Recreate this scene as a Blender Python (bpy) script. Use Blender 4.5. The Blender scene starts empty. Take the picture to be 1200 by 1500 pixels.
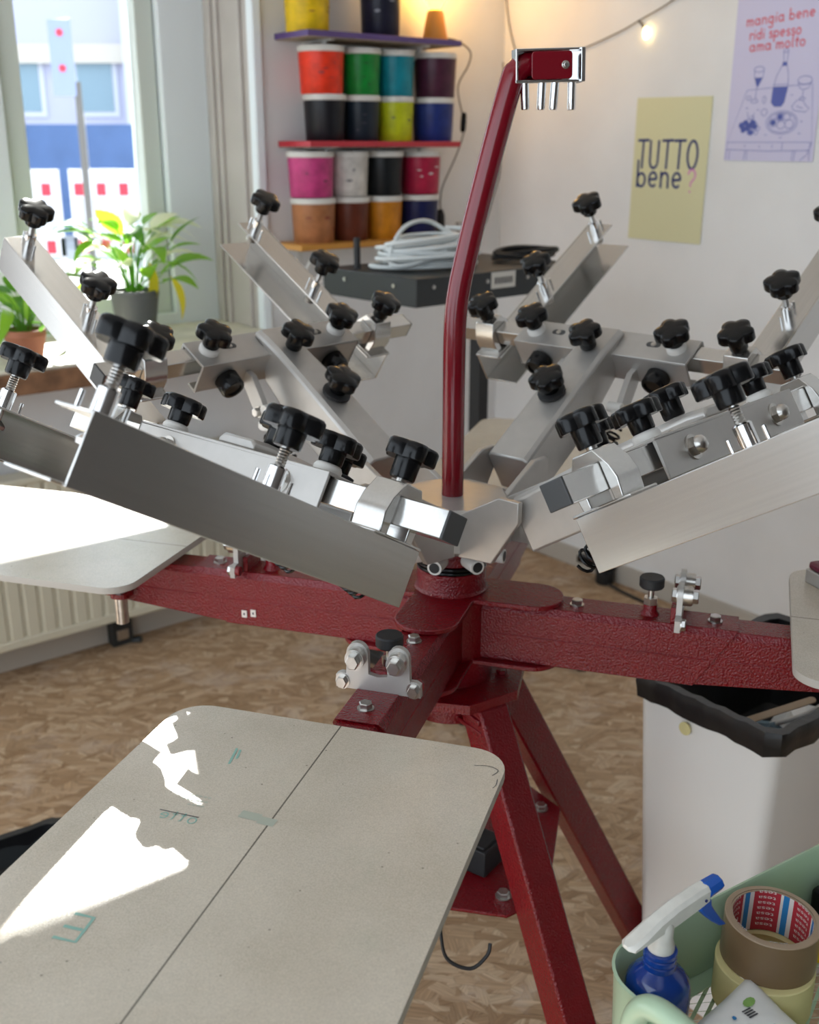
import bpy, bmesh, math, random
from mathutils import Vector, Matrix
random.seed(7)
PI = math.pi
R = math.radians
C = bpy.context.scene.collection
SC = bpy.context.scene

# ------------------------------------------------------------------ camera, sky, sun, exposure
F_PX, PITCH, CAM_H = 1599.2, 18.51, 1.55
cam = bpy.data.cameras.new('camera')
cam.sensor_fit = 'HORIZONTAL'; cam.sensor_width = 36; cam.lens = F_PX * 36 / 1200
cam.clip_start = .02; cam.clip_end = 300
cam.dof.use_dof = True; cam.dof.focus_distance = 1.25; cam.dof.aperture_fstop = cam.lens / 1000 / .0062
camo = bpy.data.objects.new('camera', cam); C.objects.link(camo)
camo.location = (0, 0, CAM_H); camo.rotation_euler = (R(90 - PITCH), 0, 0)
SC.camera = camo
world = bpy.data.worlds.new('world'); SC.world = world; world.use_nodes = True
bg = world.node_tree.nodes['Background']
bg.inputs[0].default_value = (.80, .90, 1.0, 1); bg.inputs[1].default_value = 1.25
sun = bpy.data.lights.new('sun', 'SUN'); sun.energy = 9.0; sun.angle = R(.55); sun.color = (1, .95, .87)
suno = bpy.data.objects.new('sun', sun); C.objects.link(suno)
suno.rotation_euler = Vector((.2578, -1.0727, -.677)).to_track_quat('-Z', 'Y').to_euler()
suno.location = (-3, 12, 8)
SC.view_settings.view_transform = 'Standard'; SC.view_settings.look = 'None'
SC.view_settings.exposure = 1.18; SC.view_settings.gamma = 1; SC.view_settings.use_curve_mapping = False

# ------------------------------------------------------------------ room frame: a along the window wall to the corner, b into the room
U = Vector((.7826, .6225, 0)); NB = Vector((.6225, -.7826, 0)); CORNER = Vector((.349, 4.354, 0))
def rm(a, b, z=0): return CORNER + U * a + NB * b + Vector((0, 0, z))
RZ_WIN = math.atan2(.6225, .7826)         # local X = +a, local -Y = into the room
RZ_RIGHT = math.atan2(-.7826, .6225)      # local X = +b, local -Y = into the room

# ------------------------------------------------------------------ materials
def new_mat(name):
    m = bpy.data.materials.new(name); m.use_nodes = True
    return m, m.node_tree, m.node_tree.nodes['Principled BSDF']
def mat(name, col, rough=.5, metal=0., noise=None, bump=None, coat=0, trans=0, emit=None, spec=None, subsurf=0):
    """noise=(scale, amount) varies the colour, bump=(scale, strength) fine relief"""
    m, nt, p = new_mat(name)
    p.inputs['Base Color'].default_value = (*col, 1); p.inputs['Roughness'].default_value = rough
    p.inputs['Metallic'].default_value = metal
    if coat: p.inputs['Coat Weight'].default_value = coat; p.inputs['Coat Roughness'].default_value = .1
    if trans: p.inputs['Transmission Weight'].default_value = trans
    if spec is not None: p.inputs['Specular IOR Level'].default_value = spec
    if emit: p.inputs['Emission Color'].default_value = (*emit[0], 1); p.inputs['Emission Strength'].default_value = emit[1]
    tc = nt.nodes.new('ShaderNodeTexCoord')
    if noise:
        n = nt.nodes.new('ShaderNodeTexNoise'); n.inputs['Scale'].default_value = noise[0]; n.inputs['Detail'].default_value = 5
        nt.links.new(tc.outputs['Object'], n.inputs['Vector'])
        mr = nt.nodes.new('ShaderNodeMapRange'); mr.inputs['From Min'].default_value = .3; mr.inputs['From Max'].default_value = .7
        mr.inputs['To Min'].default_value = 1 - noise[1]; mr.inputs['To Max'].default_value = 1 + noise[1] * .5
        nt.links.new(n.outputs['Fac'], mr.inputs['Value'])
        mx = nt.nodes.new('ShaderNodeVectorMath'); mx.operation = 'MULTIPLY'; mx.inputs[0].default_value = col
        nt.links.new(mr.outputs['Result'], mx.inputs[1]); nt.links.new(mx.outputs[0], p.inputs['Base Color'])
    if bump:
        n = nt.nodes.new('ShaderNodeTexNoise'); n.inputs['Scale'].default_value = bump[0]; n.inputs['Detail'].default_value = 2
        nt.links.new(tc.outputs['Object'], n.inputs['Vector'])
        b = nt.nodes.new('ShaderNodeBump'); b.inputs['Strength'].default_value = bump[1]; b.inputs['Distance'].default_value = .002
        nt.links.new(n.outputs['Fac'], b.inputs['Height']); nt.links.new(b.outputs[0], p.inputs['Normal'])
    return m

M = {}
M['red'] = mat('red_powder_coat', (.165, .001, .005), .25, noise=(30, .1), bump=(300, 1.0), spec=.5)
M['red_smooth'] = mat('red_gloss_tube', (.17, .002, .009), .18, bump=(60, .08), spec=.6)
M['maroon'] = mat('maroon_rubber', (.12, .012, .03), .45)
M['silver'] = mat('silver_grey_casting', (.47, .45, .425), .38, .55, noise=(40, .05))
M['silver_edge'] = mat('dull_dark_end_cap', (.05, .05, .05), .5)
M['steel'] = mat('zinc_steel', (.55, .53, .5), .28, 1, noise=(80, .2))
M['chrome'] = mat('chrome', (.78, .78, .78), .1, 1)
M['black'] = mat('black_gloss_plastic', (.004, .004, .0045), .22, spec=.28)
M['blackrub'] = mat('black_matt_rubber', (.014, .014, .015), .6)
M['white_plastic'] = mat('white_nylon', (.72, .70, .66), .4)
M['charcoal'] = mat('charcoal_metal', (.02, .024, .026), .5, bump=(300, .1))
M['white_paint'] = mat('white_window_paint', (.82, .86, .88), .35)
M['grey_green_paint'] = mat('grey_green_sash_paint', (.66, .70, .64), .4)
M['radiator'] = mat('cream_radiator_paint', (.63, .59, .46), .35)
M['baseboard'] = mat('greige_baseboard_paint', (.50, .46, .40), .5)
M['sill_wood'] = mat('rough_brown_wood', (.26, .13, .065), .7, noise=(18, .45), bump=(40, .5))
M['sill_top'] = mat('worn_white_sill', (.72, .66, .54), .5, noise=(14, .2))
M['cable_white'] = mat('white_cable', (.66, .70, .70), .4)
M['bin_white'] = mat('white_bin_plastic', (.86, .85, .82), .35)
M['bag'] = mat('black_bag_film', (.010, .010, .011), .38, bump=(40, .5))
M['mint'] = mat('mint_green_enamel', (.42, .57, .40), .3, coat=.3)
M['bottle_blue'] = mat('blue_bottle_plastic', (.004, .04, .25), .12, coat=.4)
M['trigger_blue'] = mat('bright_blue_plastic', (.01, .09, .42), .3)
M['spray_white'] = mat('milky_white_plastic', (.68, .66, .60), .35, noise=(60, .1))
M['tape_brown'] = mat('brown_packing_tape', (.20, .125, .065), .3, noise=(15, .12))
M['tape_edge'] = mat('tape_side_brown', (.33, .24, .16), .5)
M['tape_cream'] = mat('cream_masking_tape', (.70, .62, .30), .55, noise=(25, .1))
M['card_red'] = mat('red_core_print', (.42, .025, .04), .5)
M['card_white'] = mat('white_core_print', (.70, .65, .60), .5)
M['card_blue'] = mat('blue_core_print', (.02, .19, .45), .5)
M['pack'] = mat('white_wipes_packet', (.84, .84, .82), .35, bump=(25, .4))
M['yellow_card'] = mat('yellow_card', (.75, .5, .01), .45)
M['green_print'] = mat('green_print', (.25, .45, .12), .5)
M['ink_navy'] = mat('navy_marker_ink', (.02, .03, .16), .5)
M['ink_pink'] = mat('pink_marker_ink', (.72, .25, .55), .5)
M['ink_red'] = mat('red_marker_ink', (.72, .07, .10), .5)
M['ink_blue'] = mat('blue_line_ink', (.09, .12, .42), .5)
M['ink_green'] = mat('faded_green_ink', (.25, .44, .37), .6)
M['ink_faint'] = mat('faded_grey_green_ink', (.40, .42, .34), .6)
M['ink_dark'] = mat('dark_pencil', (.06, .06, .07), .6)
M['paper_yellow'] = mat('pale_yellow_paper', (.72, .69, .42), .6)
M['paper_lilac'] = mat('lilac_paper', (.64, .61, .80), .6)
M['grey_pot'] = mat('grey_plant_pot', (.12, .125, .13), .5)
M['terracotta'] = mat('terracotta', (.38, .14, .08), .7)
M['soil'] = mat('soil', (.03, .02, .012), .9)
M['lamp_base'] = mat('amber_lamp_base', (.55, .22, .03), .4)
M['lamp_glow'] = mat('glowing_lamp_bulb', (1, .7, .15), .4, emit=((1, .55, .06), 3.5))
M['string_bulb'] = mat('glowing_fairy_bulb', (1, .8, .4), .4, emit=((1, .72, .3), 3.0))
M['wire_grey'] = mat('grey_wire', (.13, .12, .11), .5)
M['zinc_white'] = mat('white_barcode_label', (.68, .66, .60), .5)
M['shelf_purple'] = mat('purple_painted_board', (.10, .055, .20), .5)
M['shelf_red'] = mat('red_painted_board', (.50, .025, .04), .45)
M['shelf_orange'] = mat('orange_stained_board', (.55, .25, .04), .5)
M['shelf_under'] = mat('raw_board_underside', (.42, .34, .24), .7)
def translucent_leaf(name, col):
    m, nt, p = new_mat(name)
    p.inputs['Base Color'].default_value = (*col, 1); p.inputs['Roughness'].default_value = .35
    t = nt.nodes.new('ShaderNodeBsdfTranslucent'); t.inputs[0].default_value = (min(1, col[0] * 2.2 + .05), min(1, col[1] * 1.7 + .05), col[2], 1)
    mx = nt.nodes.new('ShaderNodeMixShader'); mx.inputs[0].default_value = .5
    nt.links.new(p.outputs[0], mx.inputs[1]); nt.links.new(t.outputs[0], mx.inputs[2])
    nt.links.new(mx.outputs[0], nt.nodes['Material Output'].inputs[0]); return m
M['leaf'] = translucent_leaf('green_leaf', (.14, .36, .04))
M['leaf_dark'] = translucent_leaf('dark_green_leaf', (.05, .19, .03))
M['leaf_yellow'] = translucent_leaf('yellow_wilted_leaf', (.62, .46, .04))
M['leaf_white'] = translucent_leaf('white_leaf', (.62, .68, .62))
def glass_mat():
    m, nt, p = new_mat('window_glass'); nt.nodes.remove(p)
    t = nt.nodes.new('ShaderNodeBsdfTransparent'); t.inputs[0].default_value = (.95, .97, .98, 1)
    g = nt.nodes.new('ShaderNodeBsdfGlossy'); g.inputs['Roughness'].default_value = .02
    fr = nt.nodes.new('ShaderNodeFresnel'); fr.inputs[0].default_value = 1.3
    mx = nt.nodes.new('ShaderNodeMixShader')
    nt.links.new(fr.outputs[0], mx.inputs[0]); nt.links.new(t.outputs[0], mx.inputs[1]); nt.links.new(g.outputs[0], mx.inputs[2])
    nt.links.new(mx.outputs[0], nt.nodes['Material Output'].inputs[0]); return m
M['glass'] = glass_mat()
def brushed(name, col, rough):
    m, nt, p = new_mat(name)
    p.inputs['Metallic'].default_value = .9; p.inputs['Roughness'].default_value = rough
    tc = nt.nodes.new('ShaderNodeTexCoord'); mp = nt.nodes.new('ShaderNodeMapping'); mp.inputs['Scale'].default_value = (260, 3, 260)
    n = nt.nodes.new('ShaderNodeTexNoise'); n.inputs['Scale'].default_value = 1; n.inputs['Detail'].default_value = 4
    nt.links.new(tc.outputs['Object'], mp.inputs[0]); nt.links.new(mp.outputs[0], n.inputs['Vector'])
    mr = nt.nodes.new('ShaderNodeMapRange'); mr.inputs['To Min'].default_value = .88; mr.inputs['To Max'].default_value = 1.1
    nt.links.new(n.outputs['Fac'], mr.inputs['Value'])
    mx = nt.nodes.new('ShaderNodeVectorMath'); mx.operation = 'MULTIPLY'; mx.inputs[0].default_value = col
    nt.links.new(mr.outputs[0], mx.inputs[1]); nt.links.new(mx.outputs[0], p.inputs['Base Color']); return m
M['alu'] = brushed('brushed_aluminium', (.60, .585, .56), .21)
def wall_mat():
    m, nt, p = new_mat('white_wall_paint'); p.inputs['Roughness'].default_value = .7
    tc = nt.nodes.new('ShaderNodeTexCoord'); n = nt.nodes.new('ShaderNodeTexNoise'); n.inputs['Scale'].default_value = 2.2; n.inputs['Detail'].default_value = 8
    r = nt.nodes.new('ShaderNodeValToRGB')
    r.color_ramp.elements[0].position = .25; r.color_ramp.elements[0].color = (.74, .73, .715, 1)
    r.color_ramp.elements[1].position = .6; r.color_ramp.elements[1].color = (.84, .835, .825, 1)
    nt.links.new(tc.outputs['Object'], n.inputs['Vector']); nt.links.new(n.outputs['Fac'], r.inputs[0]); nt.links.new(r.outputs[0], p.inputs['Base Color'])
    n2 = nt.nodes.new('ShaderNodeTexNoise'); n2.inputs['Scale'].default_value = 60
    b = nt.nodes.new('ShaderNodeBump'); b.inputs['Strength'].default_value = .12; b.inputs['Distance'].default_value = .003
    nt.links.new(tc.outputs['Object'], n2.inputs['Vector']); nt.links.new(n2.outputs['Fac'], b.inputs['Height']); nt.links.new(b.outputs[0], p.inputs['Normal'])
    return m
M['wall'] = wall_mat()
M['reflect_dark'] = mat('added_dark_reflect_wall', (.13, .115, .105), .6)  # unseen dark wall section, added only to darken what the rails reflect
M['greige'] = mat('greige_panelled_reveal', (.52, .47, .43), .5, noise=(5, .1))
M['wall_back'] = mat('far_room_wall', (.10, .088, .08), .8)
def osb_mat():
    m, nt, p = new_mat('osb_floor'); p.inputs['Roughness'].default_value = .6; p.inputs['Specular IOR Level'].default_value = .3
    L = nt.links; N = nt.nodes
    tc = N.new('ShaderNodeTexCoord')
    wn = N.new('ShaderNodeTexNoise'); wn.inputs['Scale'].default_value = 14; wn.inputs['Detail'].default_value = 3
    L.new(tc.outputs['Object'], wn.inputs['Vector'])
    wadd = N.new('ShaderNodeVectorMath'); wadd.operation = 'MULTIPLY_ADD'; wadd.inputs[1].default_value = (.03, .03, 0)
    L.new(wn.outputs['Color'], wadd.inputs[0]); L.new(tc.outputs['Object'], wadd.inputs[2])
    prev = None
    for k, (ang, sx, sy) in enumerate(((14, 10, 44), (66, 13, 34), (-36, 11, 56), (-80, 15, 40), (40, 9, 48), (-8, 17, 60))):
        mp = N.new('ShaderNodeMapping'); mp.vector_type = 'TEXTURE'
        mp.inputs['Rotation'].default_value = (0, 0, R(ang)); mp.inputs['Scale'].default_value = (1 / sx, 1 / sy, 1); mp.inputs['Location'].default_value = (k * 3.3, k * 1.7, 0)
        v = N.new('ShaderNodeTexVoronoi'); v.voronoi_dimensions = '2D'; v.inputs['Scale'].default_value = 1; v.inputs['Randomness'].default_value = 1
        L.new(wadd.outputs[0], mp.inputs[0]); L.new(mp.outputs[0], v.inputs['Vector'])
        sep = N.new('ShaderNodeSeparateColor'); L.new(v.outputs['Color'], sep.inputs[0])
        ramp = N.new('ShaderNodeValToRGB'); e = ramp.color_ramp.elements
        e[0].position = 0; e[0].color = (.34, .21, .115, 1); e[1].position = 1; e[1].color = (.60, .445, .295, 1)
        for pos, c in ((.25, (.42, .275, .16, 1)), (.55, (.48, .325, .195, 1)), (.8, (.53, .37, .235, 1))):
            q = e.new(pos); q.color = c
        L.new(sep.outputs[0], ramp.inputs[0])
        # grain along the strand
        gm = N.new('ShaderNodeMapping'); gm.vector_type = 'TEXTURE'; gm.inputs['Rotation'].default_value = (0, 0, R(ang)); gm.inputs['Scale'].default_value = (1 / 14, 1 / 260, 1)
        gn = N.new('ShaderNodeTexNoise'); gn.inputs['Scale'].default_value = 1; gn.inputs['Detail'].default_value = 3
        L.new(tc.outputs['Object'], gm.inputs[0]); L.new(gm.outputs[0], gn.inputs['Vector'])
        gr = N.new('ShaderNodeMapRange'); gr.inputs['From Min'].default_value = .3; gr.inputs['From Max'].default_value = .7; gr.inputs['To Min'].default_value = .68; gr.inputs['To Max'].default_value = 1.18
        L.new(gn.outputs['Fac'], gr.inputs['Value'])
        # dark edge of the strand
        ed = N.new('ShaderNodeTexVoronoi'); ed.voronoi_dimensions = '2D'; ed.feature = 'DISTANCE_TO_EDGE'; ed.inputs['Scale'].default_value = 1
        L.new(mp.outputs[0], ed.inputs['Vector'])
        er = N.new('ShaderNodeMapRange'); er.inputs['From Max'].default_value = .04; er.inputs['To Min'].default_value = .78; er.inputs['To Max'].default_value = 1
        L.new(ed.outputs['Distance'], er.inputs['Value'])
        mul = N.new('ShaderNodeMath'); mul.operation = 'MULTIPLY'; L.new(gr.outputs[0], mul.inputs[0]); L.new(er.outputs[0], mul.inputs[1])
        cm = N.new('ShaderNodeVectorMath'); cm.operation = 'MULTIPLY'; L.new(ramp.outputs[0], cm.inputs[0]); L.new(mul.outputs[0], cm.inputs[1])
        if prev is None: prev = cm.outputs[0]
        else:
            gt = N.new('ShaderNodeMath'); gt.operation = 'GREATER_THAN'; gt.inputs[1].default_value = .66; L.new(sep.outputs[1], gt.inputs[0])
            mx = N.new('ShaderNodeMix'); mx.data_type = 'VECTOR'; L.new(gt.outputs[0], mx.inputs[0]); L.new(prev, mx.inputs[4]); L.new(cm.outputs[0], mx.inputs[5])
            prev = mx.outputs[1]
    # pale paint and plaster scuffs
    sn = N.new('ShaderNodeTexNoise'); sn.inputs['Scale'].default_value = 5; sn.inputs['Detail'].default_value = 9; sn.inputs['Roughness'].default_value = .7
    L.new(tc.outputs['Object'], sn.inputs['Vector'])
    sr = N.new('ShaderNodeMapRange'); sr.inputs['From Min'].default_value = .53; sr.inputs['From Max'].default_value = .68; sr.inputs['To Max'].default_value = .42
    L.new(sn.outputs['Fac'], sr.inputs['Value'])
    mx = N.new('ShaderNodeMix'); mx.data_type = 'VECTOR'; mx.inputs[5].default_value = (.62, .53, .46)
    L.new(sr.outputs[0], mx.inputs[0]); L.new(prev, mx.inputs[4]); L.new(mx.outputs[1], p.inputs['Base Color'])
    b = N.new('ShaderNodeBump'); b.inputs['Strength'].default_value = .25; b.inputs['Distance'].default_value = .002
    L.new(wn.outputs['Fac'], b.inputs['Height']); L.new(b.outputs[0], p.inputs['Normal'])
    return m
M['osb'] = osb_mat()
def platen_mat():
    m, nt, p = new_mat('platen_laminate'); N = nt.nodes; L = nt.links
    p.inputs['Roughness'].default_value = .26; p.inputs['Specular IOR Level'].default_value = .6
    tc = N.new('ShaderNodeTexCoord')
    a = N.new('ShaderNodeTexNoise'); a.inputs['Scale'].default_value = 6; a.inputs['Detail'].default_value = 9; a.inputs['Roughness'].default_value = .65
    L.new(tc.outputs['Object'], a.inputs['Vector'])
    r = N.new('ShaderNodeValToRGB'); r.color_ramp.elements[0].position = .3; r.color_ramp.elements[0].color = (.51, .445, .35, 1)
    r.color_ramp.elements[1].position = .7; r.color_ramp.elements[1].color = (.63, .56, .46, 1)
    L.new(a.outputs['Fac'], r.inputs[0])
    f = N.new('ShaderNodeTexNoise'); f.inputs['Scale'].default_value = 700; f.inputs['Detail'].default_value = 2; L.new(tc.outputs['Object'], f.inputs['Vector'])
    fr = N.new('ShaderNodeMapRange'); fr.inputs['From Min'].default_value = .3; fr.inputs['From Max'].default_value = .7; fr.inputs['To Min'].default_value = .86; fr.inputs['To Max'].default_value = 1.08
    L.new(f.outputs['Fac'], fr.inputs['Value'])
    s = N.new('ShaderNodeTexVoronoi'); s.inputs['Scale'].default_value = 42; L.new(tc.outputs['Object'], s.inputs['Vector'])
    sm = N.new('ShaderNodeMapRange'); sm.inputs['From Min'].default_value = .03; sm.inputs['From Max'].default_value = .06; sm.inputs['To Min'].default_value = .45; sm.inputs['To Max'].default_value = 1
    L.new(s.outputs['Distance'], sm.inputs['Value'])
    mu = N.new('ShaderNodeMath'); mu.operation = 'MULTIPLY'; L.new(fr.outputs[0], mu.inputs[0]); L.new(sm.outputs[0], mu.inputs[1])
    # pencilled centre line along local Y
    sx = N.new('ShaderNodeSeparateXYZ'); L.new(tc.outputs['Object'], sx.inputs[0])
    ab = N.new('ShaderNodeMath'); ab.operation = 'ABSOLUTE'; L.new(sx.outputs[0], ab.inputs[0])
    lt = N.new('ShaderNodeMath'); lt.operation = 'LESS_THAN'; lt.inputs[1].default_value = .0009; L.new(ab.outputs[0], lt.inputs[0])
    lm = N.new('ShaderNodeMapRange'); lm.inputs['To Min'].default_value = 1; lm.inputs['To Max'].default_value = .25; L.new(lt.outputs[0], lm.inputs['Value'])
    mu2 = N.new('ShaderNodeMath'); mu2.operation = 'MULTIPLY'; L.new(mu.outputs[0], mu2.inputs[0]); L.new(lm.outputs[0], mu2.inputs[1])
    c = N.new('ShaderNodeVectorMath'); c.operation = 'MULTIPLY'; L.new(r.outputs[0], c.inputs[0]); L.new(mu2.outputs[0], c.inputs[1])
    # washed-out green ink ghosts
    g = N.new('ShaderNodeTexNoise'); g.inputs['Scale'].default_value = 11; g.inputs['Detail'].default_value = 6; L.new(tc.outputs['Object'], g.inputs['Vector'])
    gm = N.new('ShaderNodeMapRange'); gm.inputs['From Min'].default_value = .58; gm.inputs['From Max'].default_value = .75; gm.inputs['To Max'].default_value = .22
    L.new(g.outputs['Fac'], gm.inputs['Value'])
    mx = N.new('ShaderNodeMix'); mx.data_type = 'VECTOR'; mx.inputs[5].default_value = (.36, .40, .30)
    L.new(gm.outputs[0], mx.inputs[0]); L.new(c.outputs[0], mx.inputs[4]); L.new(mx.outputs[1], p.inputs['Base Color'])
    b = N.new('ShaderNodeBump'); b.inputs['Strength'].default_value = .12; b.inputs['Distance'].default_value = .001
    L.new(f.outputs['Fac'], b.inputs['Height']); L.new(b.outputs[0], p.inputs['Normal'])
    return m
M['platen'] = platen_mat()
M['platen_edge'] = mat('platen_board_edge', (.42, .38, .33), .6)

# ------------------------------------------------------------------ mesh helpers
class MB:
    """collects shapes into one mesh; .m is the current transform, mi the current material slot"""
    def __init__(s): s.bm = bmesh.new(); s.mats = []; s.m = Matrix.Identity(4); s.mi = 0
    def use(s, key):
        if key not in s.mats: s.mats.append(key)
        s.mi = s.mats.index(key); return s
    def face(s, vs):
        try: f = s.bm.faces.new(vs); f.material_index = s.mi; return f
        except ValueError: return None
    def v(s, p): return s.bm.verts.new(s.m @ Vector(p))
    def box(s, x0, x1, y0, y1, z0, z1):
        q = [s.v((x, y, z)) for z in (z0, z1) for x, y in ((x0, y0), (x1, y0), (x1, y1), (x0, y1))]
        for f in ((3, 2, 1, 0), (4, 5, 6, 7), (0, 1, 5, 4), (1, 2, 6, 5), (2, 3, 7, 6), (3, 0, 4, 7)): s.face([q[i] for i in f])
        return s
    def loft(s, rings, cap0=True, cap1=True, closed=True):
        vs = [[s.v(p) for p in r] for r in rings]
        n = len(rings[0])
        for a, b in zip(vs, vs[1:]):
            for i in range(n if closed else n - 1):
                j = (i + 1) % n; s.face([a[i], a[j], b[j], b[i]])
        if cap0: s.face(list(reversed(vs[0])))
        if cap1: s.face(vs[-1])
        return s
    def prism(s, pts, z0, z1, axis='z'):
        def m(p, h): return {'z': (p[0], p[1], h), 'x': (h, p[0], p[1]), 'y': (p[0], h, p[1])}[axis]
        return s.loft([[m(p, z0) for p in pts], [m(p, z1) for p in pts]])
    def lathe(s, prof, n=24, cap0=True, cap1=True, a0=0, squash=1):
        rings = [[(r * math.cos(2 * PI * i / n + a0), r * math.sin(2 * PI * i / n + a0) * squash, z) for i in range(n)] for r, z in prof]
        return s.loft(rings, cap0, cap1)
    def cyl(s, p, q, r, n=16, r2=None):
        p = Vector(p); q = Vector(q); d = (q - p); L = d.length
        old = s.m; s.m = old @ (Matrix.Translation(p) @ d.to_track_quat('Z', 'Y').to_matrix().to_4x4())
        s.lathe([(r, 0), (r if r2 is None else r2, L)], n); s.m = old; return s
    def hexbolt(s, p, d, r=.008, h=.007, washer=True):
        p = Vector(p); d = Vector(d).normalized()
        old = s.m; s.m = old @ (Matrix.Translation(p) @ d.to_track_quat('Z', 'Y').to_matrix().to_4x4())
        if washer: s.lathe([(r * 1.25, 0), (r * 1.25, .0015)], 20)
        s.lathe([(r, .0015), (r, h), (r * .85, h + .0012)], 6)
        s.m = old; return s
    def tube(s, pts, r, n=10, cap=True):
        pts = [Vector(p) for p in pts]; rings = []; up = None
        for i, p in enumerate(pts):
            d = (pts[min(i + 1, len(pts) - 1)] - pts[max(i - 1, 0)]).normalized()
            if up is None: up = d.orthogonal().normalized()
            up = (up - d * up.dot(d)).normalized(); w = d.cross(up)
            rr = r[i] if isinstance(r, (list, tuple)) else r
            rings.append([p + (up * math.cos(2 * PI * k / n) + w * math.sin(2 * PI * k / n)) * rr for k in range(n)])
        return s.loft(rings, cap, cap)
    def build(s, name, parent=None, bevel=0, loc=None, rot=None, smooth=35, kind=None, seg=2):
        bm = s.bm
        bmesh.ops.remove_doubles(bm, verts=bm.verts, dist=1e-6)
        bmesh.ops.recalc_face_normals(bm, faces=bm.faces)
        for f in bm.faces: f.smooth = True
        for e in bm.edges:
            if len(e.link_faces) != 2 or e.calc_face_angle(0) > R(smooth): e.smooth = False
        me = bpy.data.meshes.new(name); bm.to_mesh(me); bm.free()
        for k in s.mats: me.materials.append(M[k])
        o = bpy.data.objects.new(name, me); C.objects.link(o)
        if parent: o.parent = parent
        if loc is not None: o.location = loc
        if rot is not None: o.rotation_euler = rot
        if bevel:
            b = o.modifiers.new('bevel', 'BEVEL'); b.width = bevel; b.segments = seg; b.limit_method = 'ANGLE'; b.angle_limit = R(50)
        if kind: o['kind'] = kind
        return o
def tag(o, label, cat, group=None):
    o['label'] = label; o['category'] = cat
    if group: o['group'] = group
    return o
def thing(name, label, cat, loc=(0, 0, 0), rz=0, group=None):
    o = bpy.data.objects.new(name, None); C.objects.link(o); o.empty_display_size = .05
    o.location = loc; o.rotation_euler = (0, 0, rz); return tag(o, label, cat, group)
def clone(o, parent, loc=None, rot=None):
    c = o.copy(); C.objects.link(c); c.parent = parent
    if loc is not None: c.location = loc
    if rot is not None: c.rotation_euler = rot
    return c
def arcpts(cx, cy, rx, ry, a0, a1, n=12):
    return [(cx + rx * math.cos(R(a0 + (a1 - a0) * i / n)), cy + ry * math.sin(R(a0 + (a1 - a0) * i / n))) for i in range(n + 1)]
def roundrect(x0, x1, y0, y1, r, n=6):
    out = []
    for cx, cy, a in ((x1 - r, y1 - r, 0), (x0 + r, y1 - r, 90), (x0 + r, y0 + r, 180), (x1 - r, y0 + r, 270)):
        out += arcpts(cx, cy, r, r, a, a + 90, n)
    return out
def smooth_path(pts, n=8):
    P = [Vector(p) for p in pts]; out = []
    for i in range(len(P) - 1):
        p0 = P[max(i - 1, 0)]; p1 = P[i]; p2 = P[i + 1]; p3 = P[min(i + 2, len(P) - 1)]
        for k in range(n):
            t = k / n
            out.append(.5 * ((2 * p1) + (p2 - p0) * t + (2 * p0 - 5 * p1 + 4 * p2 - p3) * t * t + (3 * p1 - p0 - 3 * p2 + p3) * t ** 3))
    out.append(P[-1]); return out
def strokes(mb, lines, w, tf, y=0):
    """flat ribbons in the local XZ plane at depth y; tf maps 2D to 2D"""
    for ln in lines:
        p = [Vector((*tf(q), 0)) for q in ln]
        if len(p) < 2: continue
        L_, Rr = [], []
        for i, q in enumerate(p):
            d = (p[min(i + 1, len(p) - 1)] - p[max(i - 1, 0)])
            if d.length < 1e-9: d = Vector((1, 0, 0))
            d.normalize(); nrm = Vector((-d.y, d.x, 0)) * (w / 2)
            e = Vector((0, 0, 0))
            if i == 0: e = -d * w * .3
            if i == len(p) - 1: e = d * w * .3
            L_.append(mb.v((q.x + nrm.x + e.x, y, q.y + nrm.y + e.y))); Rr.append(mb.v((q.x - nrm.x + e.x, y, q.y - nrm.y + e.y)))
        for i in range(len(p) - 1): mb.face([L_[i], L_[i + 1], Rr[i + 1], Rr[i]])
G = {}   # handwriting: strokes with x-height 1
circ = arcpts(.36, .5, .36, .5, 40, 400, 14)
G['a'] = ([circ, [(.72, 1), (.74, .2), (.86, 0)]], 1.05)
G['b'] = ([[(.02, 1.75), (.02, 0)], arcpts(.38, .45, .36, .45, 175, -170, 14)], .95)
G['d'] = ([circ, [(.72, 1.75), (.74, 0)]], 1.0)
G['e'] = ([[(.04, .5), (.7, .56)] + arcpts(.36, .52, .35, .48, 10, 310, 12)], .92)
G['g'] = ([circ, [(.72, 1), (.72, -.4)] + arcpts(.4, -.42, .32, .35, 0, -150, 8)], 1.0)
G['i'] = ([[(.05, .95), (.08, 0)], [(.1, 1.35), (.13, 1.45)]], .36)
G['l'] = ([[(.08, 1.75), (.08, .1), (.2, 0)]], .36)
G['m'] = ([[(.02, 1), (.04, 0)], [(.04, .6)] + arcpts(.3, .65, .24, .33, 150, 0, 7) + [(.54, 0)], [(.54, .6)] + arcpts(.8, .65, .24, .33, 150, 0, 7) + [(1.06, 0)]], 1.28)
G['n'] = ([[(.02, 1), (.04, 0)], [(.04, .6)] + arcpts(.36, .62, .3, .36, 150, 0, 8) + [(.68, 0)]], .92)
G['o'] = ([arcpts(.36, .5, .36, .5, 90, 450, 16)], .92)
G['p'] = ([[(.02, 1), (.02, -.75)], arcpts(.38, .52, .36, .46, 175, -170, 14)], .95)
G['r'] = ([[(.02, 1), (.04, 0)], [(.04, .6)] + arcpts(.34, .62, .28, .34, 150, 40, 6)], .62)
G['s'] = ([arcpts(.3, .74, .25, .25, 40, 230, 8) + arcpts(.3, .26, .27, .26, 70, -150, 9)], .72)
G['t'] = ([[(.25, 1.5), (.25, .1), (.4, 0)], [(0, 1.0), (.55, 1.05)]], .65)
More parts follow.
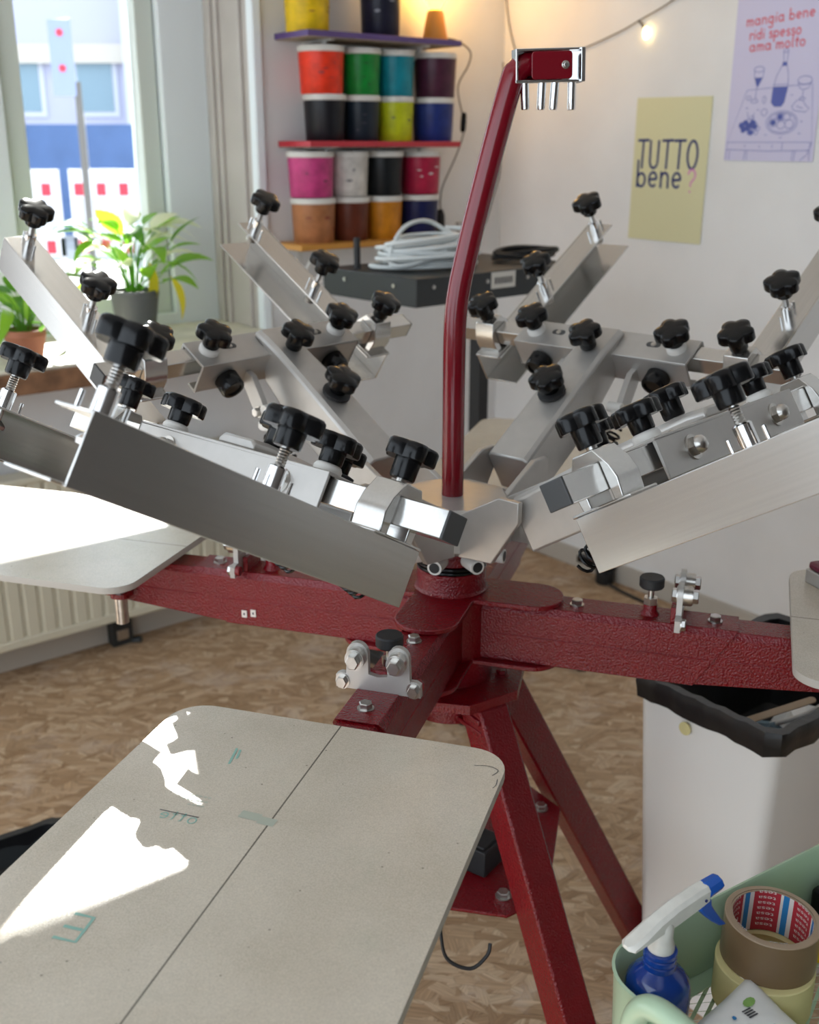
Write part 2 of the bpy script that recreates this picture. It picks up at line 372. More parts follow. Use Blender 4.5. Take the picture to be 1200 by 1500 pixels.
G['T'] = ([[(-.05, 1.97), (.95, 2.0)], [(.45, 1.97), (.42, 0)]], 1.0)
G['U'] = ([[(0, 1.95), (.02, .55)] + arcpts(.4, .5, .38, .5, 185, 350, 8) + [(.8, 1.95)]], 1.05)
G['O'] = ([arcpts(.5, 1.0, .45, .98, 100, 460, 20)], 1.1)
G['?'] = ([arcpts(.35, 1.35, .36, .42, 170, -60, 10) + [(.3, .75), (.28, .5)], [(.25, .1), (.29, .05)]], .9)
def text_lines(s, x, y, h, sx=1.0, slope=0):
    out = []; cx = x
    for ch in s:
        if ch == ' ': cx += .6 * h * sx; continue
        st, w = G[ch]
        for ln in st: out.append([(cx + px * h * sx, y + py * h + slope * (cx - x)) for px, py in ln])
        cx += (w + .16) * h * sx
    return out

# ------------------------------------------------------------------ the setting
def struct(mb, name, **k):
    o = mb.build(name, **k); o['kind'] = 'structure'; return o
A0, B1, ZC = -4.2, 4.7, 3.2          # left end, back wall, ceiling
b = MB().use('osb'); b.m = Matrix.Rotation(RZ_WIN, 4, 'Z')
b.box(A0, .2, -B1 - .2, .35, -.12, 0); struct(b, 'floor', loc=CORNER)
WA0, WA1, WZ0, WZ1 = -2.66, -1.07, .93, 2.885
b = MB().use('wall')
b.box(WA1, .25, 0, .45, 0, ZC); b.use('reflect_dark').box(-3.42, -2.8, 0, .45, 0, ZC).use('wall').box(-2.8, WA0, 0, .45, 0, ZC); b.box(A0, -4.08, 0, .45, 0, ZC); b.box(-4.08, -3.42, 0, .45, 2.4, ZC)  # added out of view: dark section for reflections, door opening to let sun in
b.box(WA0, WA1, 0, .45, 0, WZ0); b.box(WA0, WA1, 0, .45, WZ1, ZC)
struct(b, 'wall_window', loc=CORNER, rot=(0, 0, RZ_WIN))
b = MB().use('wall').box(-.0, B1 + .2, 0, .25, 0, ZC); struct(b, 'wall_right', loc=CORNER, rot=(0, 0, RZ_RIGHT))
b = MB().use('wall_back').box(A0, .2, -B1 - .2, -B1, 0, ZC); struct(b, 'wall_back', loc=CORNER, rot=(0, 0, RZ_WIN))
b = MB().use('wall').box(A0 - .2, A0, -2.5, .45, 0, 1.0).box(A0 - .2, A0, -B1 - .2, .45, 2.75, ZC); struct(b, 'added_wall_left', loc=CORNER, rot=(0, 0, RZ_WIN))  # unseen low wall, open above and beside, added to shape reflections and daylight
b = MB().use('wall').box(A0, .25, -B1 - .2, .45, ZC, ZC + .15); struct(b, 'ceiling', loc=CORNER, rot=(0, 0, RZ_WIN))
b = MB().use('baseboard').box(.0, B1, -.014, 0, 0, .075); struct(b, 'baseboard_right', loc=CORNER, rot=(0, 0, RZ_RIGHT), bevel=.003)
b = MB().use('baseboard').box(A0, 0, -.014, 0, 0, .09); struct(b, 'baseboard_left', loc=CORNER, rot=(0, 0, RZ_WIN), bevel=.003)
# panelled strip and pipe at the edge of the window niche
b = MB().use('white_paint').box(WA1 - .012, WA1 + .022, -.02, .02, .965, ZC); struct(b, 'trim_1', loc=CORNER, rot=(0, 0, RZ_WIN), bevel=.006)
b = MB().use('wall')
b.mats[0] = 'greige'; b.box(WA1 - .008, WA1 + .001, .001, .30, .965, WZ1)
for y0, y1 in ((.05, .068), (.19, .21), (.235, .255)): b.box(WA1 - .02, WA1 - .007, y0, y1, .965, WZ1)
struct(b, 'trim_2', loc=CORNER, rot=(0, 0, RZ_WIN), bevel=.004)
# window: outer frame, mullion, transom, two casements below and two lights above
win = bpy.data.objects.new('window_1', None); C.objects.link(win); win['kind'] = 'structure'
win.location = CORNER; win.rotation_euler = (0, 0, RZ_WIN)
b = MB().use('white_paint')
b.box(-1.24, WA1, .30, .43, WZ0, WZ1); b.box(WA0, -2.55, .30, .43, WZ0, WZ1)
b.box(WA0, WA1, .301, .43, WZ1 - .07, WZ1 - .001); b.box(WA0, WA1, .301, .43, WZ0 + .001, WZ0 + .075)
b.box(-1.84, -1.76, .302, .43, WZ0, WZ1); b.box(WA0, WA1, .303, .43, 2.27, 2.385)
o = b.build('window_frame', win, bevel=.006); o['kind'] = 'structure'
for a0, a1, z0, z1 in ((-1.76, -1.24, WZ0 + .075, 2.27), (-2.55, -1.84, WZ0 + .075, 2.27), (-1.76, -1.24, 2.385, WZ1 - .07), (-2.55, -1.84, 2.385, WZ1 - .07)):
    b = MB().use('grey_green_paint'); t = .062 if z0 < 2 else .02; ts = .068
    b.box(a0 + .004, a0 + ts, .325, .40, z0, z1); b.box(a1 - ts, a1 - .004, .325, .40, z0, z1)
    b.box(a0 + ts, a1 - ts, .326, .40, z0, z0 + t); b.box(a0 + ts, a1 - ts, .326, .40, z1 - t, z1)
    s = b.build('window_sash', win, bevel=.005); s['kind'] = 'structure'
    g = MB().use('glass').box(a0 + ts - .005, a1 - ts + .005, .366, .369, z0 + t - .005, z1 - t + .005).build('glass_pane', s); g['kind'] = 'structure'
b = MB().use('sill_wood').box(-2.72, -1.02, -.20, -.001, .895, .955)
b.use('sill_wood').box(WA0, WA1, -.001, .30, .931, .955)
b.use('sill_top').box(-2.715, -1.025, -.192, -.001, .955, .966).box(WA0 + .001, WA1 - .001, -.001, .30, .955, .966)
struct(b, 'trim_3', loc=CORNER, rot=(0, 0, RZ_WIN), bevel=.004)

# radiator under the window
rad = thing('radiator', 'cream panel radiator with vertical grooves under the window', 'radiator', rm(-1.95, 0, .12), RZ_WIN)
prof = []; x = -.66
while x < .66:
    prof += [(x, 0), (x + .031, 0), (x + .036, .007), (x + .044, .007)]; x += .05
b = MB().use('radiator')
ring = [(px, -.13 + py) for px, py in prof] + [(x, -.09), (-.66, -.09)]
b.prism(ring, .03, .50); b.build('panel', rad)
b = MB().use('radiator').box(-.665, .667, -.135, -.05, .50, .52).box(-.665, .667, -.132, -.05, 0, .03); b.build('top_grille', rad, bevel=.005)
b = MB().use('radiator')
for sx in (-.45, .45): b.box(sx - .015, sx + .015, -.09, -.002, .08, .42)
b.build('wall_bracket', rad)
b = MB().use('charcoal').box(-.035, .035, -.045, -.002, -.02, .075).use('steel').box(-.02, .02, -.048, -.044, .0, .035).use('charcoal').cyl((.03, -.03, -.02), (.06, -.05, -.015), .014)
tag(b.build('socket_box', loc=rm(-1.69, .0155, .0205), rot=(0, 0, RZ_WIN), bevel=.003), 'small black socket box on the wall low under the radiator', 'socket')

# ------------------------------------------------------------------ outside the window
b = MB().use('zinc_white').box(-60, 60, 4.9, 80, -.35, -.2); b.mats[0] = 'pavement'
M['pavement'] = mat('pale_pavement', (.42, .42, .43), .8, noise=(.8, .2)); struct(b, 'ground')
M['barrier_white'] = mat('white_barrier_plastic', (.80, .78, .80), .4); M['barrier_red'] = mat('red_barrier_stripe', (.62, .03, .06), .4)
M['tarp_blue'] = mat('blue_site_fence', (.08, .15, .33), .6, noise=(2, .15)); M['facade_lilac'] = mat('lilac_render', (.52, .52, .66), .8)
M['facade_cream'] = mat('cream_render', (.66, .60, .52), .8); M['facade_white'] = mat('white_render', (.66, .67, .74), .8)
M['facade_pane'] = mat('distant_window_pane', (.24, .35, .42), .2); M['sign_blue'] = mat('pale_blue_sign', (.26, .31, .48), .4); M['amber'] = mat('amber_lens', (.85, .42, .03), .4)
for k in range(4):
    x0 = -6.2 + k * 1.28; bar = thing('site_barrier', ['red and white site barrier behind the left window edge', 'red and white site barrier seen behind the far-left star knob, with an amber lamp',
        'red and white site barrier right behind the potted peace lily', 'red and white site barrier nearest the right window jamb'][k], 'barrier', (x0 + .6, 12 + k * .1, -.2), 0, 'barriers along the street')
    b = MB().use('barrier_white').box(-.6, .6, -.02, .02, 1.22, 1.52).box(-.6, .6, -.02, .02, .62, .82).box(-.6, -.56, -.02, .02, .05, 1.22).box(.56, .6, -.02, .02, .05, 1.22)
    b.build('board', bar)
    b = MB().use('barrier_red')
    for j in range(5):
        for z0, z1 in ((1.25, 1.38), (.65, .79)): b.box(-.55 + j * .24, -.45 + j * .24, -.026, .026, z0, z1)
    b.build('red_stripe', bar)
    b = MB().use('barrier_white')
    for j in range(17): b.box(-.54 + j * .065, -.496 + j * .065, -.012, .012, .82, 1.22)
    b.build('grille_bar', bar)
    b = MB().use('blackrub').box(-.62, -.5, -.25, .25, 0, .09).box(.5, .62, -.25, .25, 0, .09); b.build('foot', bar)
    if k == 1: MB().use('amber').cyl((.22, 0, 1.5), (.22, 0, 1.72), .07).build('warning_lamp', bar)
fen = thing('site_fence', 'blue sheeted construction fence across the street', 'fence', (-7.6, 22, -.2))
for k in range(4):
    MB().use('tarp_blue').box(-2.9 + k * 1.45, -1.49 + k * 1.45, -.02, .02, .1, 2.15).build('fence_panel', fen)
    MB().use('steel').cyl((-2.93 + k * 1.45, 0, 0), (-2.93 + k * 1.45, 0, 2.3), .03).build('post', fen)
sg = thing('street_sign', 'tall pale blue street sign with two red marks on a grey pole', 'sign', (-2.44, 8.6, -.2))
MB().use('wire_grey').cyl((0, 0, 0), (0, 0, 2.2), .026).build('pole', sg)
b = MB().use('sign_blue').box(-.17, .0, -.04, -.028, 2.10, 2.62); b.build('plate', sg, bevel=.004)
b = MB().use('barrier_red')
for z in (2.53, 2.29): b.cyl((-.085, -.046, z), (-.085, -.039, z), .025)
b.build('red_mark', sg)
def building(name, label, x0, x1, y, z1, wallm, rows, cols, w, h, zs, cornice=None):
    t = thing('street_' + name, label, 'building', ((x0 + x1) / 2, y, -.2))
    hw = (x1 - x0) / 2
    b = MB().use(wallm).box(-hw, hw, 0, 6, 0, z1); b.build('wall', t)
    if cornice: MB().use('facade_cream').box(-hw, hw, -.25, 0, cornice, cornice + .45).build('cornice', t)
    for zc in zs:
        for c in range(cols):
            xc = -hw + (c + .5) * 2 * hw / cols
            f = MB().use('facade_white').box(xc - w / 2 - .12, xc + w / 2 + .12, -.06, .02, zc - .12, zc + h + .12).build('window', t)
            MB().use('facade_pane').box(xc - w / 2, xc + w / 2, -.08, -.05, zc, zc + h).build('pane', f)
    return t
building('house', 'lilac rendered house across the street with a cornice band', -14.6, -7.1, 30, 7.6, 'facade_lilac', 1, 4, .9, 1.25, (2.6,), 3.75)
building('house', 'white rendered house with two rows of windows beside the lilac house', -7.05, -3.6, 29, 8.2, 'facade_white', 2, 3, .62, .8, (2.9, 4.75))
building('house', 'cream rendered house farther along the street to the right', -3.5, 3.5, 31, 7.9, 'facade_cream', 2, 4, .8, 1.3, (2.4, 4.9))

# ------------------------------------------------------------------ screen printing press
AX, AY = .0646, 1.5632
press = thing('screen_printing_press', 'dark red steel screen printing press with four silver print heads covered in black star knobs', 'screen printing press', (AX, AY, 0))
def azrot(az, tilt=0): return (R(tilt), 0, -R(az))
def pol(az, r, t=0, z=0):
    a = R(az); return Vector((math.sin(a) * r + math.cos(a) * t, math.cos(a) * r - math.sin(a) * t, z))
# stand
b = MB().use('red').lathe([(.062, .70), (.062, .81)], 32); b.build('pillar', press)
LEG_AZ = (57, 147, 237, 327)
b = MB().use('red')
pts = []
for az in LEG_AZ:
    for t in (-.045, .045): pts.append(pol(az, .115, t)[:2])
b.prism(pts[::-1], .748, .764)
for az in LEG_AZ: b.hexbolt(pol(az + 45, .082, 0, .764), (0, 0, 1), .009)
o = b.build('base_plate', press, bevel=.002)
for az in LEG_AZ:
    top, bot = Vector((0, .088, .742)), Vector((0, .488, .012))
    d = (bot - top).normalized(); h = .027
    b = MB().use('red')
    def sec(z, hh):
        y = .088 + (.742 - z) * .55
        return [(-hh, y - hh * 1.14, z), (hh, y - hh * 1.14, z), (hh, y + hh * 1.14, z), (-hh, y + hh * 1.14, z)]
    b.loft([sec(.748, h), sec(.742, h), sec(.012, h)])
    leg = b.build('leg', press, rot=azrot(az), bevel=.004)
    b = MB().use('red').box(-h - .004, h + .004, .055, .118, .725, .735).box(-h - .002, h + .002, .06, .122, .708, .716); b.build('weld_collar', leg, bevel=.002)
    b = MB().use('blackrub').lathe([(.03, 0), (.028, .014)], 20); b.build('foot', leg, loc=(0, .49, 0))
b = MB().use('red'); pts = []
for az in LEG_AZ:
    for t in (-.04, .04): pts.append(pol(az, .212, t)[:2])
b.prism(pts[::-1], .448, .454); sp = b.build('shelf_plate', press, bevel=.0015)
for p in ((.165, .08), (.08, -.155), (-.15, .06), (-.08, .16)):
    MB().use('steel').hexbolt((*p, .454), (0, 0, 1), .010, .008).build('bolt', sp)
pa = tag(MB().use('blackrub').box(-.05, .05, -.03, .03, 0, .045).box(-.044, .044, -.024, .024, .045, .049).build('power_adapter', loc=(AX + .03, AY - .06, .4545), rot=(0, 0, R(-35)), bevel=.003),
    'black power box with a drooping cord on the red plate between the press legs', 'power supply')
pi_ = (Matrix.Translation(pa.location) @ Matrix.Rotation(R(-35), 4, 'Z')).inverted()
MB().use('blackrub').tube(smooth_path([pi_ @ Vector(q) for q in ((AX - .01, AY - .075, .475), (AX - .03, AY - .16, .470), (AX - .02, AY - .225, .455), (AX - .01, AY - .245, .415), (AX + .025, AY - .25, .40), (AX + .05, AY - .24, .415), (AX + .055, AY - .232, .43))], 6), .0028, 6).build('cord', pa)
# hub: lobed plates top and bottom, collar
def lobed(rad, w):
    out = []
    for k in range(4):
        az = 17.4 - 90 * k
        for i in range(13):
            a = -90 + 180 * i / 12
            out.append(tuple(pol(az, rad + w * .9 * math.cos(R(a)), -w * math.sin(R(a)))[:2]))
        c = pol(az - 45, w * 1.42); out.append(tuple(c[:2]))
    return out
b = MB().use('red').prism(lobed(.132, .047), .9005, .908).prism(lobed(.132, .047), .802, .809).lathe([(.066, .75), (.066, .9)], 32)
b.lathe([(.058, .908), (.0545, .911), (.0535, .914), (.0535, .942)], 36)
b.build('hub', press, bevel=.0015)
b = MB().use('black')
for z in (.942, .948): b.lathe([(.049, z), (.0535, z + .001), (.054, z + .003), (.0535, z + .005), (.049, z + .006)], 36)
b.build('bearing_ring', press)
# four support arms with sleeves, bolts, stop knob and registration yoke
def make_arm():
    hw = .0335
    b = MB().use('red')
    ch = .010
    def sect(y, w, z0, z1): return [(-w, y, z0), (w, y, z0), (w, y, z1 - ch), (w - ch * .6, y, z1), (-w + ch * .6, y, z1), (-w, y, z1 - ch)]
    def slant(y0, y1, w, z0, z1):   # sleeve end slants from y0 at the bottom to y1 at the top
        f = lambda z: y0 + (y1 - y0) * (z - z0) / (z1 - z0)
        return [(x_, f(z_), z_) for x_, _, z_ in sect(0, w, z0, z1)]
    b.loft([sect(.055, hw, .809, .900), slant(.372, .428, hw, .809, .900)])
    b.loft([slant(.37, .425, hw - .003, .8095, .897), [(x_, .62, z_ + (.02 if z_ < .85 else 0)) for x_, _, z_ in sect(0, hw - .003, .8095, .897)]])
    for s in (-1, 1): b.box(s * hw - .0009, s * hw + .0009, .07, .39, .851, .8535).box(s * (hw - .003) - .0009, s * (hw - .003) + .0009, .42, .6, .851, .8535)
    arm = b.build('support_arm', press, bevel=.0015, smooth=25)
    for y in (.195, .395): MB().use('steel').hexbolt((0, y, .900), (0, 0, 1), .0085, .008).build('bolt', arm)
    b = MB().use('red').lathe([(.014, 0), (.010, .006), (.010, .016)], 20).use('steel').lathe([(.0105, .016), (.0105, .026)], 6).cyl((0, 0, .026), (0, 0, .045), .0045)
    b.use('blackrub').lathe([(.0165, .042), (.018, .044), (.018, .056), (.0165, .058)], 28)
    b.build('stop_bolt', arm, loc=(0, .302, .900))
    b = MB().use('silver')
    prof = [(-.056, .0), (.056, .0), (.056, .015), (.050, .018), (.042, .018)] + arcpts(.027, .042, .0145, .0145, -10, 190, 10) + [(.0125, .020), (.0, .018), (-.0125, .020)] + arcpts(-.027, .042, .0145, .0145, -10, 190, 10) + [(-.042, .018), (-.050, .018), (-.056, .015)]
    b.prism(prof, -.004, .004, 'y').use('steel')
    for s in (-1, 1):
        b.cyl((s * .027, .004, .040), (s * .027, .016, .040), .0125, 24); b.hexbolt((s * .027, .016, .040), (0, 1, 0), .009, .008)
        b.hexbolt((s * .027, -.004, .040), (0, -1, 0), .009, .007)
        b.hexbolt((s * .047, .004, .008), (0, 1, 0), .0075, .006)
    y_ = b.build('registration_yoke', arm, loc=(0, .345, .899)); y_.scale = (1, 1, 1.15)
    MB().use('red').box(-.026, .026, -.012, -.0041, -.002, .022).cyl((-.05, -.012, .008), (-.05, -.004, .008), .008).build('yoke_back_plate', arm, loc=(0, .345, .902), bevel=.001)
    MB().use('red').prism(roundrect(-.066, -.028, -.016, .016, .012), .846, .854).use('steel').hexbolt((-.052, 0, .854), (0, 0, 1), .008, .006).cyl((-.052, 0, .80), (-.052, 0, .846), .011).build('lock_lug', arm, loc=(-.006, .552, -.004))
    return arm
arm0 = make_arm()
for k, az in enumerate((197.4, 107.4, 17.4, 287.4)):
    if k == 0: arm = arm0
    else:
        arm = clone(arm0, press)
        for ch in arm0.children: clone(ch, arm)
    arm.rotation_euler = azrot(az)
    if az == 287.4:
        for i, yy in enumerate((.318, .334)):
            MB().use('card_white').box(-.0352, -.0334, yy, yy + .009, .826 - i * .003, .838 - i * .003).use('ink_dark').box(-.0354, -.0352, yy + .003, yy + .006, .830 - i * .003, .834 - i * .003).build('sticker', arm)
# carousel and mast
b = MB().use('red').lathe([(.05, .954), (.05, .985)], 32).use('silver').lathe([(.085, .985), (.092, .99), (.092, 1.05), (.085, 1.055)], 8, a0=R(22.5 - 42.4))
for az in (42.4, 132.4, 222.4, 312.4):
    for t in (-.052, .052):
        p, q = pol(az, .07, t, .99), pol(az, .15, t, 1.08)
        b.m = Matrix.Rotation(-R(az), 4, 'Z'); b.prism([(.06, .985), (.12, .99), (.165, 1.06), (.165, 1.09), (.13, 1.09), (.06, 1.05)], t - .005, t + .005, 'x'); b.m = Matrix.Identity(4)
b.build('carousel', press, bevel=.0015)
for az in (20, 65, 110, 155, 200, 245, 290, 335):
    MB().use('white_plastic').cyl(pol(az, .05, 0, .966), pol(az, .083, 0, .966), .011, 18).use('blackrub').cyl(pol(az, .083, 0, .966), pol(az, .0835, 0, .966), .008).build('bumper', press)
mp_ = [(0, 1.05), (0, 1.18), (0, 1.28), (.0015, 1.325), (.006, 1.36), (.0135, 1.395), (.027, 1.452), (.0536, 1.555), (.076, 1.634), (.082, 1.645), (.091, 1.652), (.105, 1.655), (.12, 1.651)]
path = smooth_path([(q * .966, q * .259, z) for q, z in mp_], 6)
mast = MB().use('red_smooth').tube(path, .0163, 20).build('mast', press)
hold = MB().use('chrome').box(-.047, .047, .012, .015, -.019, .019).box(-.047, .047, -.012, .015, .0185, .0215).box(-.047, .047, -.012, .015, -.0215, -.0185).box(.041, .047, -.017, .015, -.0215, .0215).box(-.047, -.044, -.012, .015, -.0185, .0185)
hold.use('red_smooth').prism(roundrect(-.026, .030, -.0175, .0175, .005), -.014, -.0105, 'y').use('steel').hexbolt((.020, -.014, .0), (0, -1, 0), .0042, .004)
hold = hold.build('tool_holder', mast, loc=(.122, .020, 1.653), rot=(0, R(-2), R(8)), bevel=.002)
for i, x in enumerate((-.030, -.008, .009, .034)):
    MB().use('steel').cyl((0, 0, .03), (0, 0, .026), .003).use('chrome').lathe([(.0035, .03), (.0058, .027), (.0058, -.006), (.005, -.008)], 16).build('hanging_pin', mast, loc=(.122 + x, .020 + x * .14, 1.605), rot=(0, R((-3, 1, 3, -1)[i]), 0))

# print heads ---------------------------------------------------------
def lobe(a):
    c = .5 + .5 * math.cos(5 * a); return .77 + .23 * c ** .62
def knob_shape(b, z, D=.056, spin=0, neck=.018):
    """five-lobed star grip standing on a round neck that starts at z"""
    b.use('black'); Rr = D / 2; n = 60
    b.lathe([(.0128, z), (.014, z + .002), (.0145, z + neck)], 20)
    def ring(s_, zz): return [((Rr * lobe(a) * s_) * math.cos(a + spin), (Rr * lobe(a) * s_) * math.sin(a + spin), zz) for a in [2 * PI * i / n for i in range(n)]]
    z0 = z + neck
    b.loft([ring(.965, z0), ring(1, z0 + .0018), ring(1, z0 + .0135), ring(.985, z0 + .0158), ring(.90, z0 + .018), ring(.6, z0 + .0193), ring(.2, z0 + .0198)])
def knob_mesh(kind, spin=0):
    b = MB()
    if kind == 'rail':      # screw through the flange with a swivel pad below
        b.use('chrome').lathe([(.0098, 0), (.0098, .022), (.008, .0235)], 14).use('steel').cyl((0, 0, .0235), (0, 0, .042), .0048, 12)
        b.use('steel').cyl((0, 0, 0), (0, 0, -.02), .0036, 10).lathe([(.0105, -.026), (.0115, -.0215), (.009, -.0185), (.0045, -.015)], 16)
        for k in range(6): b.lathe([(.0048, .024 + k * .0028), (.0056, .0254 + k * .0028), (.0048, .0268 + k * .0028)], 12, False, False)
        for s in (-1, 1): b.use('chrome').cyl((s * .002, s * .021, 0), (s * .002, s * .021, .014), .0022, 8)
        knob_shape(b, .042, .060, spin, .016)
    elif kind == 'plate':   # on a white domed washer
        b.use('white_plastic').lathe([(.0165, 0), (.0168, .006), (.0145, .010), (.011, .0115)], 24)
        knob_shape(b, .011, .060, spin, .015)
    elif kind == 'arm':     # low grip above a scalloped lock ring
        b.use('blackrub').lathe([(.02, 0), (.0235, .002), (.0235, .006), (.018, .008)], 20)
        knob_shape(b, .007, .060, spin, .017)
    else:
        b.use('steel').cyl((0, 0, 0), (0, 0, .006), .006, 12); knob_shape(b, .004, .058, spin, .021)
    return b
def make_head(az, tilt, dz, dt):
    loc = pol(az, .417, dt, 1.222 + dz)
    rnd = random.Random(int(az))
    b = MB().use('alu').box(-.335, .335, -.015, .015, -.015, .015).use('silver_edge').box(-.338, -.335, -.015, .015, -.015, .015).box(.335, .338, -.015, .015, -.015, .015)
    head = b.build('print_head', press, bevel=.0012, loc=loc, rot=azrot(az, tilt))
    # clamping plate wrapped round the bar, with slots, and the two bracket fingers
    b = MB().use('silver').box(-.172, .172, -.036, .024, .0155, .0195).box(-.172, .172, -.036, -.032, -.034, .0155).box(-.172, .172, -.036, -.016, -.034, -.030)
    b.box(-.172, .172, .020, .024, -.03, .0155)
    b.build('clamp_plate', head, bevel=.0012)
    for x in (-.095, .095):
        q = MB().use('silver_edge').prism(roundrect(-.013, .013, -.006, .006, .0058), 0, .0007).use('steel').lathe([(.0048, .0007), (.004, .0025)], 14)
        q.build('slot', head, loc=(x, .0, .0195), rot=(0, 0, 0))
    for x in (-.07, .07):
        b = MB().use('silver').prism([(-.034, -.008), (-.034, -.030), (-.070, -.048), (-.092, -.060), (-.106, -.052), (-.104, -.036), (-.088, -.026), (-.05, -.006)], x - .0055, x + .0055, 'x')
        b.use('steel').hexbolt((x + (.0055 if x > 0 else -.0055), -.094, -.047), (1 if x > 0 else -1, 0, 0), .008, .009)
        b.build('bracket_finger', head, bevel=.001)
        b = MB().use('white_plastic').cyl((-.013, 0, 0), (.013, 0, 0), .0085, 14).cyl((0, 0, 0), (0, -.012, -.022), .008, 14, .007)
        b.m = Matrix.Translation((0, -.014, -.026)) @ Matrix.Rotation(R(-28), 4, 'X')
        b.lathe([(.017, -.004), (.0185, -.002), (.0185, .006), (.012, .010)], 24)
        b.build('ball_joint', head, loc=(x * .94, -.104, -.034))
        pts = []
        for i in range(97):
            a = 2 * PI * i / 12; s_ = i / 96
            c = Vector((x * .94, -.124 - .090 * s_, -.066 - .020 * s_)); ax_ = Vector((0, -.095, -.022)).normalized(); e1 = Vector((1, 0, 0)); e2 = ax_.cross(e1)
            pts.append(c + (e1 * math.cos(a) + e2 * math.sin(a)) * .0145)
        MB().use('black').tube(pts, .0024, 6).build('spring', head)
    # arm back to the carousel
    b = MB().use('silver')
    def sec(y, w, z0, z1): return [(-w, y, z0), (w, y, z0), (w, y, z1 - .006), (w - .008, y, z1), (-w + .008, y, z1), (-w, y, z1 - .006)]
    b.loft([sec(-.31, .040, -.05, .03), sec(-.16, .038, -.048, .036), sec(-.045, .033, -.03, .036), sec(-.012, .034, .0196, .036), sec(.014, .033, .0196, .033)])
    b.build('head_arm', head, bevel=.003, smooth=20)
    # bar clamps and side rails
    for s in (-1, 1):
        b = MB().use('alu')
        prof = [(-.027, -.030), (-.030, -.006), (-.026, .010), (-.014, .030), (.014, .030), (.026, .010), (.030, -.006), (.027, -.030), (.0155, -.030), (.0155, .0155), (-.0155, .0155), (-.0155, -.030)]
        b.prism(prof, -.021, .021, 'x').box(-.026, .026, -.040, .040, -.030, -.0265)
        b.build('bar_clamp', head, loc=(s * .250, 0, 0), bevel=.0015)
        b = MB().use('alu')
        Y0, Y1 = -.035, .388
        w0, w1, lip, low = s * .278, s * .275, s * .222, s * .206
        X = lambda p, q: (min(p, q), max(p, q))
        b.box(*X(w0, w1), Y0, Y1, -.092, -.030)
        b.box(*X(w1, lip), Y0, Y1, -.0335, -.0305); b.box(*X(w1, low), Y0 - .0, Y1 + .012, -.092, -.089)
        rail = b.build('side_rail', head, bevel=.0008)
    # knobs
    def K(kind, x, y, z, rot=(0, 0, 0), name='star_knob'):
        kb = knob_mesh(kind, rnd.uniform(0, 1.25)); return kb.build(name, head, loc=(x, y, z), rot=rot, smooth=40)
    for s in (-1, 1):
        for y in (.165, .362): K('rail', s * .247, y, -.0305)
        K('plate', s * .140, -.004, .0195); K('collar', s * .250, 0, .030)
        b = MB().use('black'); n = 72
        def kr(r, z): return [(r * (1 + (.035 if i % 2 else 0)) * math.cos(2 * PI * i / n), r * (1 + (.035 if i % 2 else 0)) * math.sin(2 * PI * i / n), z) for i in range(n)]
        b.loft([kr(.017, 0), kr(.0195, .002), kr(.0195, .026), kr(.018, .029), kr(.0135, .029), kr(.013, .0265)])
        b.build('knurled_knob', head, loc=(s * .118, -.036, -.012), rot=(R(98), 0, 0), smooth=50)
    K('collar', 0, -.045, .034); K('arm', 0, -.165, .0365)
    # cap nuts on the outer face of the plate
    for x in (-.105, .105):
        b = MB().use('steel'); b.m = Matrix.Translation((x, .024, -.006)) @ Matrix.Rotation(R(-90), 4, 'X')
        b.lathe([(.015, 0), (.015, .002)], 24).lathe([(.012, .002), (.012, .009)], 6).lathe([(.0105, .009), (.0095, .014), (.006, .0175), (.001, .0185)], 20); b.m = Matrix.Identity(4)
        b.build('cap_nut', head)
    return head
for az, tilt, dz, dt in ((42.4, 31.8, 0, -.006), (132.4, 31.5, 0, 0), (222.4, 30.5, -.03, -.016), (312.4, 32.2, .003, .009)):
    make_head(az, tilt, dz, dt)

# platens -------------------------------------------------------------
def make_platen(az, r0, label, L_=.56):
    t = None
    b = MB().use('platen')
    pts = roundrect(-.2, .2, 0, L_, .042, 8)
    b.loft([[(x, y, .0) for x, y in pts], [(x, y, .0095) for x, y in pts], [(x * .9985, y * .999 + .0003, .0105) for x, y in pts]])
    for f in b.bm.faces:
        if abs(f.normal.z) < .5 and len(f.verts) == 4: pass
    b.mats.append('platen_edge')
    b.bm.normal_update()
    for f in b.bm.faces:
        if len(f.verts) == 4: f.material_index = 1
    o = b.build('platen', loc=Vector((AX, AY, 0)) + pol(az, r0, 0, .9105), rot=azrot(az))
    return tag(o, label, 'platen', 'print platens on the press arms')
pl = make_platen(197.4, .478, 'beige platen board with green ink ghosts and sun patches, nearest the viewer')
make_platen(287.4, .455, 'platen board lit white by the sun beside the radiator')
make_platen(107.4, .497, 'platen board cut off by the right picture edge, above the white bin')
make_platen(17.4, .478, 'platen board at the back of the press, half hidden behind the print heads')
for az, r0 in ((197.4, .478), (287.4, .455), (107.4, .497), (17.4, .478)):
    b = MB().use('steel').box(-.05, .05, .05, .14, -.0098, -.0002)
    b.build('platen_bracket', press, loc=pol(az, r0, 0, .9105), rot=azrot(az))
